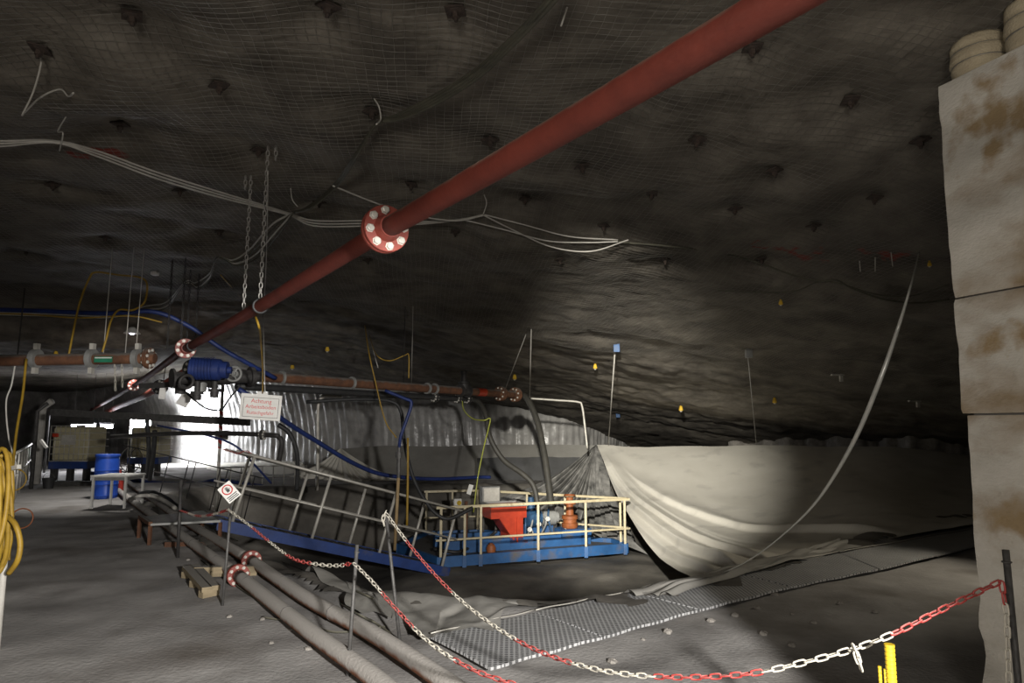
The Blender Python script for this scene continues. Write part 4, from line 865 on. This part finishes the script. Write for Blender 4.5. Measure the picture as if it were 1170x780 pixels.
# ================================================================== POSTS, BARRIER CHAINS, SIGNS
def rod_post(base, top, lb, m=M_steel, r=.013):
    t = thing('barrier_rod', lb, 'barrier post', base); a, c = Vector(base), Vector(top); c2 = a+(c-a)*1
    MB().tube([a-Vector((0, 0, .03)), c], r, 8).build('rod', m, t, True)
    MB().torus(c-Vector((0, 0, .05)), c-a, r+.003, .004, 10, 5).build('collar', m, t, True); return c
b2 = ong(254, 692); t2 = at(264, 578, b2.y+.05); t2 = rod_post(b2, t2, 'thin steel rod standing by the pipe flange with the small prohibition sign')
b3 = ong(397, 772); t3 = rod_post(b3, at(408, 622, b3.y+.05), 'thin steel rod standing on the outer ground pipe side, chain hooked to its top')
b4 = ong(458, 738); t4 = rod_post(b4, at(441, 588, b4.y+.1), 'leaning steel rod at the end of the perforated plates')
b1_ = ong(203, 637); t1 = rod_post(b1_, at(207, 548, b1_.y), 'dark steel rod beside the small footbridge', M_dark, .022)
b5 = Vector((*at(1165, 780, 3.0).xy, 0)); t5 = rod_post(b5, at(1149, 628, 3.0), 'dark steel rod leaning by the concrete pillar', M_dark, .014)
def runs(n, start=0):
    return lambda i: (Lr, Lw)[((i+start)//n) % 2]
def cpts(pts): return spline([at(*p) for p in pts], 8)
chain('barrier_chain', 'red and white plastic chain from the prohibition sign rod to the next rod', cpts([(262,583,6.35),(285,600,6.1),(312,622,5.6),(335,638,5.2),(360,644,4.95),(385,646,4.75),(404,643,4.55)]), .045, runs(10, 10), group='red and white barrier chains')
chain('barrier_chain', 'red and white plastic chain from the dark rod to the prohibition sign rod', cpts([(206,583,8.55),(225,589,7.9),(240,588,7.2),(262,582,6.4)]), .045, runs(8), group='red and white barrier chains')
chain('barrier_chain', 'red and white plastic chain falling across the plates from the chained rod', cpts([(404,643,4.55),(425,664,4.35),(452,695,4.1),(490,733,3.8),(535,762,3.55),(580,779,3.4),(640,796,3.2)]), .045, runs(9, 9), group='red and white barrier chains')
chain('barrier_chain', 'long red and white plastic chain swinging from the leaning rod to the pillar', cpts([(441,586,5.15),(470,625,4.9),(510,670,4.55),(555,708,4.2),(610,741,3.85),(680,764,3.5),(760,773,3.25),(850,770,3.05),(920,756,2.95),(975,741,2.9),(1020,724,2.88),(1080,694,2.9),(1143,664,2.95)]), .045, None, group='red and white barrier chains')
chain('barrier_chain', 'loose white and red chain end hanging straight down by the pillar', [at(1144, 664, 2.95), at(1150, 700, 2.95), at(1154, 810, 2.95)], .045, lambda i: Lr if i < 2 else Lw, group='red and white barrier chains', twist=.4)
chain('chain_knot', 'white chain links knotted round the long chain above the yellow post', [at(975, 738, 2.87), at(980, 752, 2.87), at(984, 764, 2.87)], .030, lambda i: Lw)
chain('barrier_chain', 'short red chain draped over the top rail of the ramp', cpts([(254,513,10.6),(262,515,10.6),(272,518,10.6),(280,515,10.7),(288,518,10.7)]), .045, lambda i: Lr, group='red and white barrier chains')
chain('chain_hook', 'white loop of chain ends at the top of the leaning rod', [at(441, 584, 5.1), at(437, 592, 5.1), at(439, 600, 5.1)], .035, lambda i: Lw)
# prohibition sign
def text_mesh(s, size, m, name, mtx, parent):
    cu = bpy.data.curves.new('t', 'FONT'); cu.body = s; cu.size = size; cu.align_x = 'CENTER'; cu.align_y = 'CENTER'; cu.extrude = .0008
    to = bpy.data.objects.new('t', cu); C.objects.link(to); bpy.context.view_layer.update()
    me = bpy.data.meshes.new_from_object(to.evaluated_get(bpy.context.evaluated_depsgraph_get())); bpy.data.objects.remove(to)
    me.materials.clear(); me.materials.append(m); return place(name, me, mtx, parent)
def board_matrix(c, roll, face=Vector((0, 0, H))):
    n = (face-Vector(c)); n.z = 0; n.normalize(); x = Vector((0, 0, 1)).cross(n).normalized(); y = n.cross(x)
    x2 = x*math.cos(roll)+y*math.sin(roll); y2 = -x*math.sin(roll)+y*math.cos(roll)
    return Matrix(((x2.x, y2.x, n.x, c[0]), (x2.y, y2.y, n.y, c[1]), (x2.z, y2.z, n.z, c[2]), (0, 0, 0, 1)))
c = at(262, 562, 6.35); mS = board_matrix(c, math.radians(40))
t = thing('prohibition_sign', 'small tilted white prohibition sign with a red ring and black hand', 'sign', c)
place('plate', MB().box((0, 0, 0), (.125, .17, .004)).mesh('plate', M_plate, False), mS, t)
place('red_ring', MB().torus((0, .028, .004), (0, 0, 1), .042, .0055, 26, 6).mesh('red_ring', M_ink), mS, t)
hand = MB().box((0, .018, .003), (.026, .026, .003))
for k in range(4): hand.box((-.010+k*.0066, .040+.003*(k in (1, 2)), .003), (.005, .024, .003))
hand.box((.018, .024, .003), (.006, .020, .003), Matrix.Rotation(-.6, 3, 'Z'))
place('hand_symbol', hand.mesh('hand_symbol', M_inkb, False), mS, t)
place('text_lines', MB().box((0, -.035, .003), (.10, .008, .002)).box((0, -.052, .003), (.09, .008, .002)).box((0, -.068, .003), (.10, .008, .002)).mesh('text_lines', M_inkb, False), mS, t)
# warning board
c = at(298, 465, 8.9); mS = board_matrix(c, math.radians(-3.5))
t = thing('warning_board', 'white warning board with red lettering hung on a yellow cord', 'sign', c)
place('board', MB().box((0, 0, 0), (.50, .33, .008)).mesh('board', M_plate, False), mS, t)
fb = MB()
for sx in (-1, 1): fb.box((sx*.215, -.005, .006), (.005, .25, .003))
for sy in (-.13, .12): fb.box((0, sy, .006), (.43, .005, .003))
place('border_line', fb.mesh('border_line', M_inkb, False), mS, t)
for s_, y_, sz in (('Achtung', .075, .075), ('Arbeitsboden', .0, .068), ('Rutschgefahr', -.075, .064)):
    text_mesh(s_, sz, M_ink, 'lettering', mS @ Matrix.Translation((0, y_, .006)), t)
place('hanger_tab', MB().box((0, .18, 0), (.13, .04, .006)).mesh('hanger_tab', M_plate, False), mS, t)
for c, w_, h_, rl, lb in ((at(211, 456, 11), .17, .23, -.45, 'blank grey plate hanging tilted before the bright salt wall'), (at(186, 446, 10.5), .09, .26, -.08, 'narrow white plate hanging beside the lower red pipe')):
    mS = board_matrix(c, rl); t = thing('blank_plate', lb, 'plate', c); place('plate', MB().box((0, 0, 0), (w_, h_, .006)).mesh('plate', M_plate, False), mS, t)
    MB().tube([c+Vector((0, 0, h_*.45)), c+Vector((.02, 0, h_*.45+.25))], .006, 5).build('wire', M_dark, t, True)
# striped pole with cabinet
pb = ong(246, 606); t = thing('striped_pole', 'tall grey pole with a red and white striped sleeve and white panel', 'pole', pb)
ptop = Vector((pb.x, pb.y, 2.62)); MB().tube([pb-Vector((0, 0, .05)), ptop], .034, 10).build('pole', M_galv, t, True)
za, zc_ = at(252, 512, pb.y).z, at(253, 466, pb.y).z; s_ = MB().tube([Vector((pb.x, pb.y, za)), Vector((pb.x, pb.y, zc_))], .042, 12).build('striped_sleeve', M_stripe, t, True)
pc = at(252, 497, pb.y); MB().box(pc+Vector((0, .05, 0)), (.31, .02, .22)).build('panel', M_plate, t)
cable('black_cable', 'thin black cable swagged from the striped pole to the tilted plate', [(206,442,10.8),(220,455,10.7),(235,466,10.6),(252,468,10.2),(262,455,10.2),(275,440,10.2)], .014, M_black)
# yellow posts lower right
for u, v, D, r, lb in ((1016, 736, 2.75, .019, 'thick ribbed yellow post below the barrier chain'), (1005, 763, 2.9, .007, 'thin yellow rod beside the thick yellow post'), (1011, 765, 3.0, .006, 'thin yellow rod behind the thick yellow post')):
    q = at(u, v, D); g_ = float(ground_z(q.x, q.y)); prof = []
    n = int((q.z-g_)/.016)
    for k in range(n+1): prof += [(k*.016, r), (k*.016+.009, r), (k*.016+.011, r*.90), (k*.016+.014, r*.90)]
    tag(shade_auto(MB().lathe((q.x, q.y, g_), (0, 0, 1), prof[:-2], 14).build('yellow_post', M_ypost)), lb, 'post')
# ================================================================== WALKWAY: RAIL, COIL, TABLE, BARREL, TANK
L0, L1 = onz(-70, 570, 1.05), onz(36, 507, 1.05); dl = (L1-L0).normalized()
t = thing('walkway_rail', 'grey pipe handrail along the rock side of the walkway', 'railing', (L0.x, L0.y, 0))
MB().tube([L0, L1], .032, 10).build('top_rail', M_galv, t, True); MB().tube([L0-Vector((0, 0, .5)), L1-Vector((0, 0, .5))], .02, 8).build('mid_rail', M_galv, t, True)
k = 0
while k*1.5 < (L1-L0).length:
    p = L0+dl*k*1.5; MB().tube([Vector((p.x, p.y, 0)), p], .026, 8).build('post', M_galv, t, True); k += 1
hp = at(3, 600, 5.2); hb = Vector((hp.x, hp.y+.05, 0))
t = thing('hose_stand', 'pale upright stand carrying the yellow hose coil', 'stand', hb); MB().tube([hb, hb+Vector((0, 0, 1.32))], .024, 8).build('post', M_white, t, True); MB().beam(hb+Vector((-.1, 0, 1.3)), hb+Vector((.12, -.1, 1.34)), .03, .03).build('arm', M_galv, t)
t = thing('hose_coil', 'coil of yellow hose hung up beside the walkway', 'hose', Vector((hp.x, hp.y, .4)))
for k in range(7):
    pts = []; wv = .055+.012*k; hv = .40+.018*(k % 4); ox = -.035+.006*k; oy = -.04-.018*k
    for i in range(29):
        a = 2*math.pi*i/28; pts.append((hp.x+ox+wv*math.cos(a)*(1.1+.25*math.sin(a*1)*-1), hp.y+oy+.08*math.sin(a+k), hp.z+.13+hv*math.sin(a)-.03*(k % 3)))
    MB().tube(pts, .017, 8, False).build('loop', M_yel, t, True)
MB().tube(spline([at(9, 590, 5.1), at(18, 600, 5.05), at(23, 620, 5.05), at(20, 640, 5.05), at(10, 655, 5.1)], 8), .019, 8).build('stray_loop', M_yel, t, True)
for i, (u, v, R_, lb) in enumerate(((25, 592, .09, 'small brown cable ring hanging from the walkway rail post'), (16, 548, .10, 'yellow cable loop tied to the walkway rail'))):
    tag(MB().torus(at(u, v, 8.5), (.3, -1, .1), R_*1.3, .008, 20, 5).build('cable_loop', M_yel if i else M_orng, None, True), lb, 'cable')
for i, (u, v, D) in enumerate(((42, 548, 19.5), (36, 550, 18), (50, 546, 24))):
    g_ = at(u, v, D); tp = at(u, 470+4*i, D); tag(MB().tube([Vector((g_.x, g_.y, 0)), Vector((g_.x, g_.y, tp.z+.1)), Vector((g_.x+.25, g_.y, tp.z+.3))], (.10, .05, .04)[i], 10).build('roof_prop', (M_white, M_steel, M_steel)[i], None, True), ['pale upright prop beside the walkway rail end', 'thin dark upright prop before the pale one', 'thin dark upright prop near the tank'][i], 'prop')
tag(MB().box(at(50, 507, 15), (.05, .05, .22), Matrix.Rotation(-.7, 3, 'Y')).build('small_lamp', M_plate), 'small slanted white lamp body on the prop beside the walkway', 'lamp')
tag(MB().box(at(63.5, 497, 19), (.16, .05, .1), None, .01).build('red_box', M_redm), 'small bright red box on the wall beside the tank', 'box')
# white table
ta, tb_ = ong(98, 582), ong(147, 579); D_ = (ta.y+tb_.y)/2
t = thing('white_table', 'white table with thin steel legs standing before the blue barrel', 'table', (ta+tb_)/2)
tw = tb_.x-ta.x+.06; tc_ = Vector(((ta.x+tb_.x)/2, D_+.33, 0)); zT = at(120, 544, D_).z
MB().box(tc_+Vector((0, 0, zT)), (tw, .74, .035), None, .006).build('table_top', M_tablew, t); MB().box(tc_+Vector((0, 0, zT-.05)), (tw-.06, .66, .06)).build('apron', M_grey, t)
for sx in (-1, 1):
    for sy in (-1, 1): MB().box(tc_+Vector((sx*(tw/2-.04), sy*.32, (zT-.02)/2)), (.04, .04, zT-.02)).build('leg', M_tablew, t)
tag(MB().box(tc_+Vector((.02, -.12, zT+.024)), (.26, .18, .012), Matrix.Rotation(.2, 3, 'Z')).build('paper_pad', M_plate), 'white paper pad lying on the white table', 'paper')
# barrel
bb = ong(120, 569); sc_ = bb.y/15.3; t = thing('blue_barrel', 'blue plastic barrel standing behind the white table', 'barrel', bb)
prof = [(0, .215), (.015, .235), (.06, .238), (.07, .245), (.09, .238), (.30, .24), (.31, .248), (.33, .24), (.60, .24), (.61, .248), (.63, .24), (.86, .236), (.90, .22), (.94, .222), (.945, .19)]
shade_auto(MB().lathe(bb, (0, 0, 1), [(a*sc_, r*sc_) for a, r in prof], 28).build('body', M_barrel, t)); shade_auto(MB().lathe(bb+Vector((0, 0, .90*sc_)), (0, 0, 1), [(0, .245*sc_), (.03, .25*sc_), (.055, .245*sc_), (.06, .2*sc_)], 28).build('lid', M_barrel, t))
eb = at(136, 562, 16.5); eb.z = 0; t = thing('fire_extinguisher', 'red fire extinguisher standing behind the table leg', 'extinguisher', eb)
shade_auto(MB().lathe(eb, (0, 0, 1), [(0, .07), (.02, .085), (.42, .085), (.50, .04), (.53, .03), (.58, .03)], 16).build('cylinder', M_ext, t)); MB().tube(spline([eb+Vector((0, 0, .55)), eb+Vector((.12, -.02, .5)), eb+Vector((.13, -.02, .2))], 6), .014, 6).build('hose', M_black, t, True); MB().box(eb+Vector((.0, 0, .6)), (.14, .03, .03)).build('handle', M_black, t)
# IBC tank
def tank(c, w_, h_, lb, stand=.55, s_lab=True, group=None):
    t = thing('cage_tank', lb, 'tank', c); zc0 = c.z+stand
    MB().box(c+Vector((0, 0, zc0-c.z+h_/2)), (w_*.94, w_*.8, h_), None, .05).build('tank_body', M_ibc, t)
    b0 = MB().box(c+Vector((0, 0, stand-.12)), (w_, w_*.86, .20)).build('pallet', M_blued, t)
    for sx in (-.42, 0, .42):
        MB().box(c+Vector((sx*w_, -w_*.3, (stand-.2)/2)), (.14, .16, stand-.2)).build('foot', M_dark, t)
    for k in range(9):
        x = -w_/2+w_*k/8; MB().tube([c+Vector((x, -w_*.43, stand)), c+Vector((x, -w_*.43, stand+h_+.03))], .011, 5).build('cage_bar', M_galv, t, True)
    for k in range(6):
        z = stand+(h_+.03)*k/5; MB().tube([c+Vector((-w_/2, -w_*.44, z)), c+Vector((w_/2, -w_*.44, z))], .011, 5).build('cage_bar', M_galv, t, True)
        for sx in (-.5, .5): MB().tube([c+Vector((sx*w_, -w_*.44, z)), c+Vector((sx*w_, w_*.44, z))], .011, 5).build('cage_bar', M_galv, t, True)
    if s_lab: MB().box(c+Vector((-.02, -w_*.45, stand+h_*.62)), (.42, .012, .28)).build('label_plate', M_galv, t)
    MB().lathe(c+Vector((0, 0, stand+h_)), (0, 0, 1), [(0, .12), (.05, .12), (.05, .09)], 14).build('lid', M_dark, t)
it = ong(88, 550); tank(it, 1.12, .98, 'yellowed caged liquid tank on a dark stand behind the table', .62)
tank(Vector((it.x+.95, it.y+2.2, 0)), 1.0, .95, 'caged liquid tank half hidden behind the barrel', .62, False)
kb = at(56, 545, 18); kb.z = 0; t = thing('black_bucket', 'small black bucket on the walkway by the tank', 'bucket', kb)
shade_auto(MB().lathe(kb, (0, 0, 1), [(0, .10), (.01, .11), (.26, .15), (.28, .155), (.28, .14), (.1, .10)], 16).build('body', M_black, t)); MB().torus(kb+Vector((0, 0, .27)), (0, 1, .2), .145, .006, 14, 5, 0, math.pi).build('handle', M_steel, t, True)
tag(MB().box(ong(88, 552, .05), (1.3, .3, .12)).build('tank_step', M_steel), 'low dark beam on the floor before the tank', 'beam')
# floodlight on a stand by the salt wall
lp = at(160, 487, 28.0); t = thing('floodlight', 'dazzling floodlight on a stand before the salt wall', 'floodlight', (lp.x, lp.y, 0))
mL = board_matrix(lp, 0)
place('lens', MB().box((0, 0, 0), (.70, .62, .02)).mesh('lens', M_lamp, False), mL, t)
hs = MB(); hs.box((0, 0, -.09), (.78, .70, .12)); [hs.box((sx*.38, 0, 0), (.03, .70, .08)) for sx in (-1, 1)]; [hs.box((0, sy*.34, 0), (.78, .03, .08)) for sy in (-1, 1)]
place('housing', hs.mesh('housing', M_dark, False), mL, t); MB().tube([Vector((lp.x, lp.y+.12, 0)), Vector((lp.x, lp.y+.12, lp.z))], .03, 8).build('stand_pole', M_steel, t, True)
spot('floodlight_beam', lp+Vector((.2, -.45, .05)), at(225, 505, 29.5), 2000, 150, .5, (.93, .96, 1), .2)
for i, (u, v, D, w_) in enumerate(((95, 487, 25, .85), (122, 487, 25.5, .42))):
    c = at(u, v, D); t = thing('strip_light', ['long glowing strip light over the tank', 'short glowing strip light between tank and floodlight'][i], 'strip light', c)
    MB().box(c+Vector((0, 0, .10)), (w_, .2, .07)).build('housing', M_grey, t); MB().lathe(c-Vector((w_/2, 0, 0)), (1, 0, 0), [(0, .05), (.01, .07), (w_-.01, .07), (w_, .05)], 10).build('tube', M_tube, t, True)
    for sx in (-.4, .4): MB().tube([c+Vector((sx*w_, 0, .12)), Vector((c.x+sx*w_, c.y, float(ceil_z(c.x+sx*w_, c.y))))], .006, 5).build('hanger', M_steel, t, True)
    area('strip_light_glow', c-Vector((0, .05, .12)), c-Vector((-1.5, 9, 2.2)), 50 if i == 0 else 25, w_, .15, (.9, .92, 1))
# lamp over the walkway
wl = onceil(151, 380, .12); t = thing('walkway_lamp', 'small white lamp on the roof above the cross pipe end', 'lamp', wl)
shade_auto(MB().lathe(wl+Vector((0, 0, .12)), (0, 0, -1), [(0, .05), (.04, .09), (.13, .17), (.14, .17), (.14, .14)], 16).build('shade', M_plate, t)); MB().lathe(wl+Vector((0, 0, .03)), (0, 0, -1), [(0, .05), (.04, .06), (.07, .03)], 12).build('bulb', M_tube, t, True)
spot('walkway_lamp_beam', wl-Vector((0, 0, .12)), (wl.x-.6, wl.y+.5, 0), 420, 95, .7, (1, .97, .92), .1)
# stones
ico = []
def stone(p, s_, lb, grp):
    b = MB().lathe((0, 0, 0), (0, 0, 1), [(-.5, .2), (-.35, .75), (.05, 1), (.4, .7), (.55, .25)], 7); vv = [(p.x+x*s_*rng.uniform(.75, 1.25), p.y+y*s_*rng.uniform(.7, 1.2), p.z+z*s_*.9*rng.uniform(.7, 1.2)+.2*s_) for x, y, z in b.v]
    tag(raw('stone', vv, b.f, M_stone, None, False), lb, 'stone', grp)
for u, v in ((763,723),(735,731),(905,738),(840,704),(812,710),(865,695),(930,712),(872,725),(700,757),(660,700),(590,715),(560,700),(740,680),(690,692),(1000,700),(960,690),(905,702),(885,680)):
    stone(ong(u, v), rng.uniform(.018, .045), 'small salt stone lying on the floor along the walkway plates', 'stones by the walkway plates')
for u, v in ((225,618),(240,660),(215,640),(300,708),(332,720),(352,742),(262,705),(310,735)):
    stone(ong(u, v), rng.uniform(.015, .03), 'small salt stone lying on the floor beside the ground pipes', 'stones by the ground pipes')
